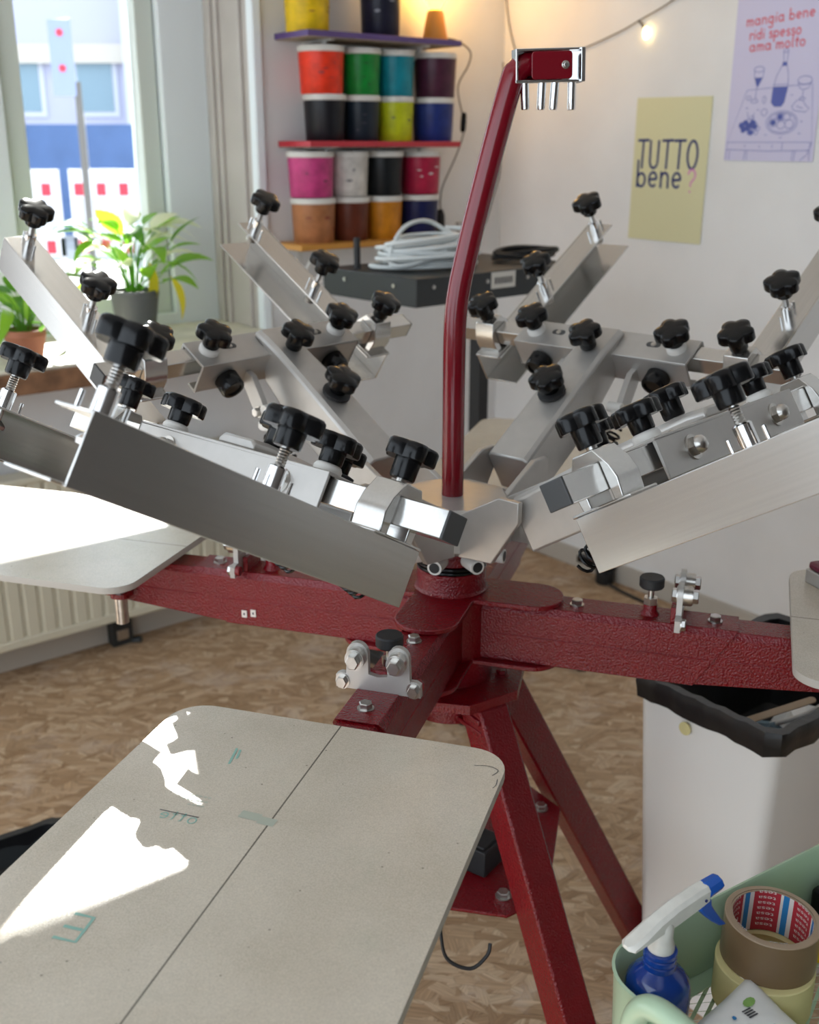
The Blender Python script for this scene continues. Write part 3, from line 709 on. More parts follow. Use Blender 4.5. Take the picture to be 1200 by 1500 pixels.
# local platen coordinates: x to the left in the picture, y towards the viewer
def flat(name, key, lines, w):
    b = MB().use(key)
    for ln in lines:
        p = [Vector((q[0], q[1], 0)) for q in ln]
        Lv, Rv = [], []
        for i, q in enumerate(p):
            d = (p[min(i + 1, len(p) - 1)] - p[max(i - 1, 0)]).normalized(); n_ = Vector((-d.y, d.x, 0)) * w / 2
            Lv.append(b.v(q + n_)); Rv.append(b.v(q - n_))
        for i in range(len(p) - 1): b.face([Lv[i], Lv[i + 1], Rv[i + 1], Rv[i]])
    o = b.build(name, pl, loc=(0, 0, .0108)); return o
flat('ink_letter', 'ink_green', [[(.105, .3705), (.086, .3705), (.084, .4015), (.106, .4015)], [(.105, .387), (.087, .387)]], .0035)
flat('ink_line', 'ink_dark', [[(.114, .2095), (.07, .2105)]], .0012)
tl = []
for ln in text_lines('otte', 0, 0, 1): tl.append([(.070 + x * .0115, .222 - y * .0095) for x, y in ln])
flat('ink_word', 'ink_green', tl, .0014)
flat('ink_smudge', 'ink_faint', [[(.034, .192), (.012, .193)], [(.012, .196), (-.006, .197)]], .012)
hl = []
for k, yy in enumerate((.176, .184, .192)): hl += [[(.064 + x, yy + y) for x, y in ((i * .005, 0), (i * .005 + .0032, .0012))] for i in range(2, 10 - k * 2)]
flat('ink_small_print', 'ink_faint', hl, .0022)
flat('ink_mark', 'ink_green', [[(.092, .080), (.089, .096), (.086, .112)], [(.087, .082), (.083, .10)]], .0028)
flat('stray_thread', 'ink_dark', [smooth_path([(-.166, .036, 0), (-.182, .033, 0), (-.193, .039, 0), (-.189, .05, 0)], 5), smooth_path([(-.196, .055, 0), (-.197, .066, 0), (-.195, .073, 0)], 4)], .0009)

# squeegee on the right platen
sq = thing('squeegee', 'maroon topped grey squeegee lying on the board at the right edge', 'squeegee', (.602, 1.545, .9213), math.atan2(.3, .954))
MB().use('silver').box(0, .12, -.25, 0, 0, .022).build('blade_holder', sq, bevel=.002)
MB().use('maroon').box(.002, .118, -.248, -.002, .022, .034).build('grip', sq, bevel=.004)

# ------------------------------------------------------------------ shelves and ink tubs on the window wall
def shelf(zt, key, a0, a1, label):
    t = thing('wall_shelf', label, 'shelf', rm((a0 + a1) / 2, 0, zt - .018), RZ_WIN, 'ink shelves')
    hw = (a1 - a0) / 2
    b = MB().use('shelf_under').box(-hw, hw, -.19, -.002, 0, .018).use(key).box(-hw - .0015, hw + .0015, -.1915, -.002, .001, .0185)
    b.build('board', t, bevel=.001)
    for sx in (-hw + .11, hw - .12):
        MB().use('white_plastic').box(sx - .011, sx + .011, -.006, -.001, -.15, 0).box(sx - .009, sx + .009, -.16, -.001, -.005, -.0005).prism([(-.004, -.10), (-.004, -.12), (-.13, -.005), (-.11, -.005)], sx - .003, sx + .003, 'x').build('bracket', t)
shelf(1.886, 'shelf_purple', -.99, -.375, 'purple edged shelf, topmost of the three ink shelves')
shelf(1.566, 'shelf_red', -.99, -.375, 'red edged shelf in the middle of the three ink shelves')
shelf(1.250, 'shelf_orange', -1.035, -.335, 'orange edged shelf, lowest of the three ink shelves')
M['tub_rim'] = mat('white_tub_rim', (.70, .67, .62), .4, noise=(30, .1))
def tub(a, z, col, label, d=.138, h=.142, smear=None, bb=.098):
    key = 'tub_' + '_'.join(label.split()[:2])
    if key not in M: M[key] = mat(key, col, .36, noise=(26, .3), spec=.3)
    t = thing('ink_tub', label, 'tub', rm(a, bb, z), RZ_WIN, 'ink tubs on the shelves')
    r1 = d / 2; r0 = r1 * .88
    MB().use(key).lathe([(r0 * .96, 0), (r0, .004), (r1 * .96, h - .018)], 28).build('body', t)
    MB().use('tub_rim').lathe([(r1 * .965, h - .019), (r1, h - .017), (r1, h - .004), (r1 * .985, h - .001), (r1 * .96, h - .001)], 28).build('lid', t)
    if smear:
        M[key + '_smear'] = mat(key + '_smear', smear, .5)
        rr = random.Random(label); lines = []
        for k in range(4):
            a_ = rr.uniform(-2.4, -.75); z_ = rr.uniform(.03, h - .045); b = MB().use(key + '_smear')
            w = rr.uniform(.004, .012); hh = rr.uniform(.002, .012); n = 5; vs = []
            for i in range(n):
                aa = a_ + (i / (n - 1) - .5) * w / r1 * 2; f = 1 - abs(i / (n - 1) - .5) * 1.2
                for s_ in (-1, 1):
                    zz = z_ + s_ * hh * f * .5; rad_ = r0 + (r1 * .96 - r0) * (zz - .004) / (h - .022) + .0006
                    vs.append(b.v((rad_ * math.cos(aa), rad_ * math.sin(aa), zz)))
            for i in range(n - 1): b.face([vs[2 * i], vs[2 * i + 2], vs[2 * i + 3], vs[2 * i + 1]])
            b.build('ink_smear', t)
    return t
DK = (.02, .015, .015)
tub(-.93, 1.886, (.80, .52, .01), 'yellow ink tub on the left end of the purple shelf', .152, .19, (.40, .17, .02))
tub(-.645, 1.886, (.012, .012, .028), 'dark navy ink tub standing on the purple shelf', .14, .19, (.2, .2, .24))
Z = 1.566
tub(-.872, Z, (.010, .010, .014), 'black ink tub under the orange red tub', .142)
tub(-.730, Z, (.012, .020, .032), 'blackish teal ink tub under the green tub', .134, smear=(.06, .05, .07))
tub(-.588, Z, (.55, .60, .015), 'lime yellow ink tub under the turquoise tub', .134, smear=(.12, .13, .03))
tub(-.420, Z, (.018, .035, .19), 'royal blue ink tub under the plum tub', .150)
Z += .142
tub(-.882, Z, (.85, .045, .015), 'bright orange red ink tub stacked above the red shelf', .152, smear=(.4, .03, .03))
tub(-.727, Z, (.008, .24, .035), 'green ink tub stacked between orange red and turquoise', .136, smear=DK)
tub(-.586, Z, (.008, .24, .31), 'turquoise ink tub stacked on the lime yellow tub', .134)
tub(-.412, Z, (.075, .018, .04), 'plum ink tub stacked on the royal blue tub', .152)
Z = 1.250
tub(-.926, Z, (.42, .17, .07), 'copper brown half transparent ink tub on the orange shelf', .150, smear=(.25, .05, .02))
tub(-.778, Z, (.13, .03, .015), 'dark brown ink tub with a pale label on the orange shelf', .134)
tub(-.640, Z, (.62, .23, .015), 'orange ink tub on the orange shelf', .136)
tub(-.485, Z, (.012, .015, .075), 'midnight blue ink tub under the crimson tub', .148)
Z += .1435
tub(-.932, Z, (.58, .06, .22), 'pink ink tub stacked on the copper brown tub', .156, smear=(.25, .03, .1))
tub(-.782, Z, (.66, .62, .57), 'white ink tub stacked on the dark brown tub', .138, smear=(.2, .18, .18))
tub(-.638, Z, (.010, .012, .014), 'glossy black ink tub stacked on the orange tub', .142)
tub(-.476, Z, (.45, .018, .06), 'crimson ink tub with white scratches stacked on the midnight blue tub', .146, smear=(.7, .6, .6))
# lamp with cord
lamp = thing('table_lamp', 'small amber lamp with glowing bulb at the right end of the purple shelf', 'lamp', rm(-.415, .10, 1.886), RZ_WIN)
MB().use('lamp_base').lathe([(.042, 0), (.044, .004), (.028, .092), (.022, .098)], 28).build('base', lamp)
MB().use('lamp_glow').lathe([(.016, .098), (.020, .106), (.036, .135), (.042, .165), (.034, .195), (.012, .212)], 24).build('bulb', lamp)
inv = (Matrix.Translation(lamp.location) @ Matrix.Rotation(RZ_WIN, 4, 'Z')).inverted()
cp = [inv @ rm(*q) for q in ((-.375, .10, 1.90), (-.335, .12, 1.893), (-.30, .15, 1.86), (-.262, .10, 1.82), (-.275, .06, 1.75), (-.245, .05, 1.66), (-.236, .05, 1.60), (-.27, .05, 1.52), (-.33, .05, 1.42), (-.352, .06, 1.37), (-.35, .06, 1.33))]
MB().use('wire_grey').tube(smooth_path(cp, 6), .0028, 6).build('cord', lamp)
sw = inv @ rm(-.238, .05, 1.632)
MB().use('black').lathe([(.006, -.034), (.010, -.026), (.011, 0), (.010, .026), (.006, .034)], 14).build('cord_switch', lamp, loc=sw, rot=(0, R(4), 0))
MB().use('blackrub').lathe([(.008, .05), (.016, .03), (.017, -.03), (.012, -.035)], 14).build('plug', lamp, loc=inv @ rm(-.35, .06, 1.285))
lp = bpy.data.lights.new('lamp_light', 'POINT'); lp.energy = 1.6; lp.color = (1, .55, .15); lp.shadow_soft_size = .04
lo = bpy.data.objects.new('lamp_light', lp); C.objects.link(lo); lo.location = rm(-.36, .13, 2.12)
tag(MB().use('white_plastic').lathe([(.022, 0), (.028, .003), (.032, .04), (.029, .04), (.026, .006)], 20).build('small_bowl', loc=rm(-.27, .10, 1.2325 + .0175)), 'small white bowl on the orange shelf beside the midnight blue tub', 'bowl')

# ------------------------------------------------------------------ flash dryer with cables on it
e_l = Vector((-.66, .75, 0)).normalized(); rz_d = math.atan2(-e_l.x, e_l.y)     # local +Y along e_l, local +X to the right
dry = thing('flash_dryer', 'flat black flash dryer on a post, standing in the room corner', 'dryer', (.018, 2.864, 0), rz_d)
b = MB().use('charcoal').box(0, .64, 0, .40, 1.15, 1.225); b.build('heater_box', dry, bevel=.003)
b = MB().use('steel')
for q in (.06, .26, .42, .6): b.cyl((q, 0, 1.2), (q, -.003, 1.2), .0055, 10)
for q in (.09, .3): b.cyl((0, q, 1.2), (-.003, q, 1.2), .0055, 10)
b.build('rivet', dry)
MB().use('charcoal').box(.125, .165, -.004, 0, 1.175, 1.19).build('latch', dry)
b = MB().use('zinc_white').box(.275, .37, -.0015, 0, 1.178, 1.222).use('ink_dark')
for i in range(16): b.box(.288 + i * .0045, .2895 + i * .0045 + (.0012 if i % 3 == 0 else 0), -.0022, -.0014, 1.19, 1.208)
b.build('barcode_label', dry)
MB().use('blackrub').box(.255, .295, .02, .06, .06, 1.15).build('post', dry, bevel=.003)
b = MB().use('blackrub').box(-.02, .57, .02, .06, .05, .085).box(-.0, .04, -.2, .3, .05, .085).box(.51, .55, -.2, .3, .05, .085); b.build('stand_foot', dry, bevel=.004)
for x in (.02, .53):
    for y in (-.18, .28): MB().use('black').cyl((x - .012, y, .026), (x + .012, y, .026), .026, 20).use('steel').box(x - .016, x + .016, y - .012, y + .012, .03, .05).build('caster', dry)
MB().use('blackrub').lathe([(.0095, 0), (.0095, .08), (.007, .085)], 16).build('peg', dry, loc=(.045, .30, 1.225))
rr = random.Random(3)
pts = []
for i in range(340):
    a = i / 24 * 2 * PI; k = i / 340
    rad_ = .115 + .03 * math.sin(a * .37) + .012 * rr.uniform(-1, 1) * 0 + .02 * math.sin(a * .21 + 1)
    zz = 1.2335 + .045 * (.5 + .5 * math.sin(a * .5 + 1.2)) * k + .05 * k
    pts.append((rad_ * math.cos(a) + .012 * math.sin(a * .13), .62 * rad_ * math.sin(a) + .02 * math.sin(a * .29), zz))
pts += [tuple(q) for q in smooth_path([pts[-1], (.10, .05, 1.315), (.05, .06, 1.345), (-.01, .03, 1.352), (-.07, .0, 1.335), (-.115, -.03, 1.29), (-.13, -.05, 1.25), (-.10, -.075, 1.243), (-.02, -.085, 1.262), (.06, -.07, 1.30), (.12, -.02, 1.318), (.13, .03, 1.28)], 7)][1:]
cab = MB().use('cable_white').tube(pts, .0062, 8).build('cable_coil', loc=(.045, 3.13, 0), rot=(0, 0, R(25)))
tag(cab, 'coiled white cable heaped on the black flash dryer', 'cable')
pts = []
for i in range(150):
    a = i / 20 * 2 * PI
    pts.append(((.115 + .012 * math.sin(a * .3)) * math.cos(a), .05 * math.sin(a) + .01 * math.sin(a * .23), 1.2365 + .022 * i / 150 + .004 * math.sin(a * 2.1)))
tag(MB().use('blackrub').tube(pts, .006, 8).build('black_cable_coil', loc=(.35, 3.36, 0), rot=(0, 0, R(42))), 'bundle of black cable lying on the flash dryer behind the red mast', 'cable')

# ------------------------------------------------------------------ right wall: posters, fairy lights, wire
def poster(cx, cz, w, h, key, label, tilt):
    t = thing('poster', label, 'poster', rm(-.002, cx, cz), RZ_RIGHT, 'posters on the white wall'); t.rotation_euler = (0, R(tilt), RZ_RIGHT)
    MB().use(key).box(-w / 2, w / 2, -.0012, 0, -h / 2, h / 2).build('paper', t); return t
py = poster(.799, 1.476, .30, .448, 'paper_yellow', 'pale yellow poster reading TUTTO bene? on the white wall', .6)
b = MB().use('ink_navy'); one = lambda q: q
strokes(b, text_lines('TUTTO', -.130, .006, .0435, .98), .0085, one, -.0016); strokes(b, text_lines('bene', -.128, -.054, .047, .96), .0085, one, -.0017); b.build('lettering', py)
b = MB().use('ink_pink'); strokes(b, text_lines('?', .082, -.066, .040, .95), .006, one, -.0018); b.build('question_mark', py)
pl2 = poster(1.166, 1.737, .307, .457, 'paper_lilac', 'lilac poster with a drawn dinner table and red handwriting', .4)
b = MB().use('ink_red')
strokes(b, text_lines('mangia bene', -.115, .150, .0165, 1.2, .06), .0038, one, -.0016)
strokes(b, text_lines('ridi spesso', -.100, .112, .0165, 1.12, .04), .0038, one, -.0017)
strokes(b, text_lines('ama molto', -.096, .080, .0165, 1.22, .04), .0038, one, -.0018); b.build('lettering', pl2)
b = MB().use('ink_blue')
D = lambda q: ((q[0] - 955) / 450 * .307, (425 - q[1]) / 820 * .457)     # drawing units of the sketch to metres
el = lambda cx, cy, rx, ry, a0=0, a1=360, n=18: arcpts(cx, cy, rx, ry, a0, a1, n)
L = [[(945, 466), (820, 475), (742, 740), (1166, 738), (1140, 455), (1022, 460)], [(742, 740), (740, 778), (950, 784), (1160, 778), (1166, 738)], [(740, 778), (738, 830)], [(757, 785), (756, 830)],
     [(838, 785), (836, 830)], [(848, 785), (850, 830)], [(1080, 782), (1078, 830)], [(1092, 782), (1088, 830)], [(1164, 742), (1150, 800), (1118, 830)], [(1160, 778), (1162, 830)],
     # bottle
     [(985, 292), (990, 345), (962, 410), (950, 470), (948, 540), (965, 560), (1000, 560), (1012, 540), (1022, 470), (1020, 410), (1005, 345), (1008, 292)], [(950, 452), (1022, 452)], el(997, 288, 12, 8),
     # glass left
     el(872, 372, 26, 14), [(848, 372), (852, 410), (868, 460), (866, 522)], [(897, 372), (894, 410), (872, 460)], el(862, 530, 18, 9), [(850, 415), (894, 415)],
     # glass right
     el(1102, 435, 34, 20), [(1070, 440), (1078, 470), (1098, 482), (1124, 472), (1136, 440)], [(1099, 482), (1098, 520)], el(1098, 524, 14, 7),
     # plate
     el(1010, 640, 78, 58), el(1010, 640, 68, 49), el(1000, 612, 22, 18), el(1030, 612, 20, 17), el(1008, 652, 20, 20), el(1048, 648, 20, 22), el(970, 640, 22, 20),
     # grapes, bread, small things
     el(832, 515, 12, 10), el(918, 588, 15, 17), el(912, 525, 8, 18), [(1052, 560), (1072, 532), (1100, 530), (1120, 560), (1138, 572), (1120, 590), (1085, 585), (1060, 580), (1052, 560)], [(1075, 560), (1105, 572)],
     [(832, 585), (840, 625)], [(868, 590), (858, 640)], [(1040, 505), (1052, 505)], [(1100, 635), (1112, 637)], [(880, 574), (892, 576)], [(820, 566), (836, 566)], [(930, 702), (942, 702)], [(1095, 695), (1108, 695)], [(1005, 716), (1018, 716)],
     [(835, 752), (835, 765)], [(910, 755), (912, 768)], [(975, 752), (975, 768)], [(1025, 742), (1025, 775)]]
for gx, gy in ((812, 660), (826, 648), (840, 660), (818, 680), (806, 648), (850, 690), (864, 660), (872, 640), (858, 615), (880, 650), (846, 632), (866, 680), (895, 668), (885, 690)): L.append(el(gx, gy, 10, 11, n=9))
strokes(b, L, .0017, D, -.0016)
def solid(pts, y=-.0015):
    vs = [b.v((D(q)[0], y, D(q)[1])) for q in pts]; b.face(vs)
solid([(950, 462), (1022, 462), (1012, 540), (998, 560), (966, 560), (948, 540)]); solid([(852, 415), (892, 415), (870, 460)]); solid([(986, 342), (1004, 342), (1006, 362), (984, 362)])
for gx, gy in ((808, 655), (828, 640), (840, 668), (858, 690), (864, 640), (968, 640), (1000, 612), (820, 675), (850, 655), (876, 660)): solid(el(gx, gy, 15, 15, 0, 330, 10), -.00155)
b.build('line_drawing', pl2)
fl = thing('string_lights', 'string of fairy lights draped over the white wall with one lit bulb', 'lights', rm(-.004, 0, 0), RZ_RIGHT)
MB().use('wire_grey').tube(smooth_path([(.0, 0, 2.3), (.012, -.004, 2.06), (.058, -.004, 1.90), (.11, -.004, 1.845), (.24, -.004, 1.835), (.41, -.004, 1.869), (.56, -.004, 1.908), (.644, -.004, 1.937), (.777, -.004, 1.986), (.95, -.004, 2.08)], 6), .0022, 6).build('wire', fl)
MB().use('wire_grey').tube([(.640, -.006, 1.936), (.655, -.008, 1.925), (.668, -.010, 1.912)], .0035, 8).build('bulb_stem', fl)
MB().use('string_bulb').lathe([(.005, 0), (.010, -.008), (.012, -.022), (.008, -.036), (.002, -.040)], 14).build('bulb', fl, loc=(.680, -.012, 1.915))
tag(MB().use('wire_grey').tube(smooth_path([rm(-.05, .05, 1.84), rm(-.05, .052, 1.70), rm(-.05, .05, 1.55), rm(-.05, .045, 1.45), rm(-.06, .02, 1.36), rm(-.09, .02, 1.28), rm(-.14, .03, 1.235), rm(-.2, .03, 1.20)], 6), .0028, 6).build('hanging_cable'), 'grey cable hanging in the room corner behind the red mast', 'cable')
# black box and cable at the foot of the right wall
bx = thing('cable_box', 'black cable box on the floor at the foot of the white wall', 'cable box', rm(-.05, .675, 0), RZ_RIGHT)
MB().use('blackrub').box(-.028, .028, -.03, .03, .05, .125).build('case', bx, bevel=.004); MB().use('blackrub').lathe([(.03, 0), (.034, .006), (.034, .045), (.026, .052)], 20).build('base', bx)
MB().use('blackrub').tube(smooth_path([(.03, -.02, .012), (.12, -.03, .008), (.2, -.035, .006), (.29, -.04, .006), (.36, -.05, .006), (.40, -.10, .006), (.34, -.12, .006)], 6), .0055, 6).build('cable', bx)
MB().use('black').box(-.11, -.03, -.04, -.005, .06, .09).build('plug_head', bx, bevel=.005)

# ------------------------------------------------------------------ plants on the sill
def leaf_mb(key, L_, W_, curl, fold=.25, n=7):
    b = MB().use(key); rows = []
    for i in range(n + 1):
        t = i / n; w = W_ * math.sin(PI * min(1, t ** .75)) * .5 + .0006
        y = L_ * (math.sin(curl * t) / curl if curl > .05 else t); z = -L_ * (1 - math.cos(curl * t)) / max(curl, .05) if curl > .05 else 0
        rows.append([(-w, y, z + w * fold), (0, y, z), (w, y, z + w * fold)])
    vs = [[b.v(p) for p in r] for r in rows]
    for p, q in zip(vs, vs[1:]):
        for k in range(2): b.face([p[k], p[k + 1], q[k + 1], q[k]])
    return b
def plant(name, label, loc, pot_key, pot_r, pot_h, leaves, seed, n, keys, Lr, spread, hr):
    t = thing(name, label, 'plant', loc, RZ_WIN); rr = random.Random(seed)
    MB().use(pot_key).lathe([(pot_r * .74, 0), (pot_r * .76, .004), (pot_r * .97, pot_h - .02), (pot_r, pot_h - .018), (pot_r, pot_h), (pot_r * .92, pot_h), (pot_r * .9, pot_h - .02)], 28, True, False).build('pot', t)
    MB().use('soil').lathe([(pot_r * .91, pot_h - .016), (.005, pot_h - .008)], 20).build('soil', t)
    protos = {}
    for i in range(n):
        key = rr.choice(keys); L_ = rr.uniform(*Lr); ci = rr.choice((.5, .9, 1.4)); kk = (key, ci)
        a = rr.uniform(0, 2 * PI); hgt = rr.uniform(*hr); sp = rr.uniform(.2, 1) * spread
        tip = Vector((math.cos(a) * sp, math.sin(a) * sp * .7, pot_h + hgt))
        MB().use('leaf').tube(smooth_path([(math.cos(a) * .015, math.sin(a) * .015, pot_h - .012), (tip.x * .45, tip.y * .45, pot_h + hgt * .65), tip], 4), .0018, 5).build('stalk', t)
        rot = (R(rr.uniform(5, 55)), R(rr.uniform(-25, 25)), a - PI / 2 + rr.uniform(-.4, .4))
        if kk not in protos:
            o = leaf_mb(key, 1, leaves, ci).build('leaf', t); protos[kk] = o
        else: o = clone(protos[kk], t)
        o.location = tip; o.rotation_euler = rot; o.scale = (L_, L_, L_)
    return t
p1 = plant('potted_peace_lily', 'peace lily with bright green leaves in a grey pot on the window sill', rm(-1.47, -.13, .966), 'grey_pot', .078, .15, .36, 5, 44, ['leaf', 'leaf', 'leaf', 'leaf_dark', 'leaf_white'], (.11, .18), .15, (.02, .20))
for x, z0, L_, rx in ((.03, .24, .20, -70), (.10, .19, .15, -40)):
    leaf_mb('leaf_yellow', L_, L_ * .22, 1.2).build('wilted_leaf', p1, loc=(x, -.06, z0), rot=(R(rx), 0, R(200)))
plant('potted_herb', 'dark leafy plant in a terracotta pot at the left end of the sill', rm(-1.89, .03, .966), 'terracotta', .06, .085, .20, 11, 42, ['leaf_dark', 'leaf', 'leaf_dark'], (.12, .20), .12, (-.03, .12))

# ------------------------------------------------------------------ white bin with black liner
NE = Vector((.589, 1.538, 0)); bz = .65; LB, WB = .42, .292
bn = thing('waste_bin', 'tall white waste bin with a black bag folded over its rim', 'bin', (NE.x, NE.y, 0), RZ_WIN)   # local +X = away to the right, +Y = away to the left
def rr_ring(z, ins, r=.025, n=4): return [(x, y, z) for x, y in roundrect(ins, LB - ins, ins, WB - ins, r, n)]
MB().use('bin_white').loft([rr_ring(0, .035), rr_ring(.01, .03), rr_ring(bz - .01, .002), rr_ring(bz, 0), rr_ring(bz, .006), rr_ring(.05, .04)], True, True).build('body', bn)
rr = random.Random(4)
outer = rr_ring(bz, -.004, .026, 10); 
def wav(ring, z, amp, off):
    out = []
    for i, p in enumerate(ring):
        cx, cy = LB / 2, WB / 2; d = Vector((p[0] - cx, p[1] - cy, 0)).normalized() * (off + .003 * math.sin(i * 2.1))
        out.append((p[0] + d.x, p[1] + d.y, z + amp * math.sin(i * .9) + amp * .6 * math.sin(i * 2.3 + 1)))
    return out
def dense(ring, k=3):
    out = []
    for i, p in enumerate(ring):
        q = ring[(i + 1) % len(ring)]; m_ = k if (Vector(p) - Vector(q)).length < .02 else 14
        out += [tuple(Vector(p).lerp(Vector(q), j / m_)) for j in range(m_)]
    return out
ro, ri = dense(rr_ring(bz, -.004, .026, 3), 1), dense(rr_ring(bz, .014, .02, 3), 1)
MB().use('bag').loft([wav(ro, bz - .036, .0022, .0), wav(ro, bz - .020, .0006, .002), wav(ro, bz - .006, 0, .005), wav(ro, bz + .008, 0, .001), wav(ri, bz + .006, 0, 0), wav(ri, bz - .04, .002, 0), [(LB / 2 + (p[0] - LB / 2) * .82, WB / 2 + (p[1] - WB / 2) * .8, bz - .16) for p in ri], [(LB / 2 + (p[0] - LB / 2) * .4, WB / 2 + (p[1] - WB / 2) * .4, bz - .2) for p in ri]], False, True).build('bin_liner', bn)
MB().use('tape_cream').lathe([(.012, 0), (.012, .002)], 16).build('sticker', bn, loc=(-.0035, .175, bz - .055), rot=(0, R(-90), 0))
def crumple(name, key, label, p, s, seed, rot=0):
    rq = random.Random(seed); b = MB().use(key); bm2 = b.bm
    bmesh.ops.create_icosphere(bm2, subdivisions=2, radius=1)
    for v in bm2.verts: v.co = Vector((v.co.x * s[0], v.co.y * s[1], v.co.z * s[2])) * rq.uniform(.72, 1.12)
    o = b.build(name, loc=bn.matrix_basis @ Vector(p) if bn else p, rot=(rq.uniform(-.2, .2), 0, rot), smooth=10); return tag(o, label, 'rubbish')
bn.matrix_basis = Matrix.Translation(bn.location) @ Matrix.Rotation(RZ_WIN, 4, 'Z')
crumple('crumpled_paper', 'tape_edge', 'crumpled brown paper in the white waste bin', (.09, .215, bz - .11), (.055, .045, .05), 2)
crumple('blue_wrapper', 'facade_pane', 'crumpled blue wrapper in the white waste bin', (.15, .12, bz - .11), (.04, .035, .045), 5)
crumple('white_tissue', 'pack', 'white tissue lying deepest towards the right in the bin', (.265, .11, bz - .12), (.06, .05, .04), 8)
tag(MB().use('tape_edge').prism(roundrect(-.07, .07, -.008, .008, .0075), 0, .002).build('wooden_spatula', loc=bn.matrix_basis @ Vector((.16, .10, bz - .045)), rot=(R(10), R(-14), R(10))), 'flat wooden stick lying on the rubbish in the bin', 'stick')
tag(MB().use('white_plastic').tube(smooth_path([(-.08, 0, -.02), (0, .01, 0), (.07, .02, .045)], 5), .0045, 8).build('white_strip', loc=bn.matrix_basis @ Vector((.21, .07, bz - .06))), 'curved white plastic strip poking up from the bin', 'strip')
# low black tub with a bag over its rim at the left, mostly under the platen
bb = thing('black_tub', 'low black bag lined tub on the floor, mostly hidden by the nearest board', 'tub', (-.772, 2.062, 0), RZ_WIN + PI)    # +X = back to the left, +Y = towards the viewer
LB2, WB2, bz2 = .50, .42, .15
def rb(z, ins, r=.03): return [(x, y, z) for x, y in roundrect(ins, LB2 - ins, ins, WB2 - ins, r, 4)]
MB().use('charcoal').loft([rb(0, .03), rb(bz2, 0), rb(bz2, .006), rb(.04, .036)]).build('body', bb)
q0, q1 = dense(rb(bz2, -.004), 1), dense(rb(bz2, .012), 1)
LB, WB = LB2, WB2
MB().use('bag').loft([wav(q0, bz2 - .06, .006, .002), wav(q0, bz2 - .03, .002, .007), wav(q0, bz2 + .006, .001, .002), wav(q1, bz2 + .006, .001, 0), wav(q1, bz2 - .05, .003, 0), [(LB / 2 + (p[0] - LB / 2) * .5, WB / 2 + (p[1] - WB / 2) * .5, bz2 - .12) for p in q1]], False, True).build('bin_liner', bb)

# ------------------------------------------------------------------ mint trolley tray and what lies in it
e1 = Vector((.843, .537, 0)); rzt = math.atan2(e1.y, e1.x)        # local +X = along the tray, local -Y = towards the viewer
P0 = Vector((.178, .870, 0)); TL, TW, zr, zb = .46, .28, .80, .71
tr = thing('utility_trolley', 'mint green metal trolley with a perforated tray, cut off by the lower right corner', 'trolley', P0, rzt)
def trr(z, ins, r=.05, n=8): return [(x, y, z) for x, y in roundrect(ins, TL - ins, -TW + ins, -ins, max(.01, r - ins), n)]
MB().use('mint').loft([trr(zb, .003), trr(zr - .003, 0), trr(zr, -.002), trr(zr + .001, .001), trr(zr - .002, .003), trr(zb + .003, .004)], False, False).build('tray_wall', tr)
b = MB().use('mint'); rim = trr(zb + .001, .003); lip = trr(zb + .001, .022); lip2 = trr(zb - .001, .022); rim2 = trr(zb - .001, .003)
b.loft([rim, lip, lip2, rim2, rim], False, False).build('tray_flange', tr)
b = MB().use('mint'); dx, dy = .026, .0062; ins = .02
ny = int((TW - 2 * ins) / dy); nx = int((TL - 2 * ins) / dx)
def strand(p, q, w=.0017):
    d = (Vector(q) - Vector(p)).normalized(); n_ = Vector((-d.y, d.x, 0)) * w; z_ = Vector((0, 0, .0012))
    a_, b_, c_, d_ = Vector(p) + n_ - z_, Vector(q) + n_ - z_, Vector(q) - n_ + z_, Vector(p) - n_ + z_
    b.face([b.v(v_) for v_ in (a_, b_, c_, d_)])
for j in range(ny + 1):
    for i in range(nx + 1):
        x = ins + i * dx + (dx / 2 if j % 2 else 0); y = -ins - j * dy
        if j < ny:
            if x + dx / 2 <= TL - ins + .004: strand((x, y, zb), (x + dx / 2, y - dy, zb))
            if x - dx / 2 >= ins - .004: strand((x, y, zb), (x - dx / 2, y - dy, zb))
        
o = b.build('tray_mesh', tr); o['kind'] = 'stuff'
hp = smooth_path([(-.004, -.070, .750), (-.015, -.073, .785), (-.016, -.083, .812), (-.016, -.102, .826), (-.016, -.135, .829), (-.016, -.168, .826), (-.016, -.187, .812), (-.015, -.197, .785), (-.004, -.200, .750)], 5)
MB().use('mint').tube(hp, .0115, 16).build('handle', tr)
for x, y in ((.0, -.0), (.0, -TW), (TL, 0), (TL, -TW)):
    sx = 1 if x == 0 else -1; sy = -1 if y == 0 else 1
    leg = MB().use('mint').cyl((x + sx * .03, y + sy * .03, .06), (x + sx * .03, y + sy * .03, zb), .010).build('leg', tr)
    MB().use('black').cyl((x + sx * .03 - .01, y + sy * .03, .03), (x + sx * .03 + .01, y + sy * .03, .03), .03, 20).build('caster', leg)
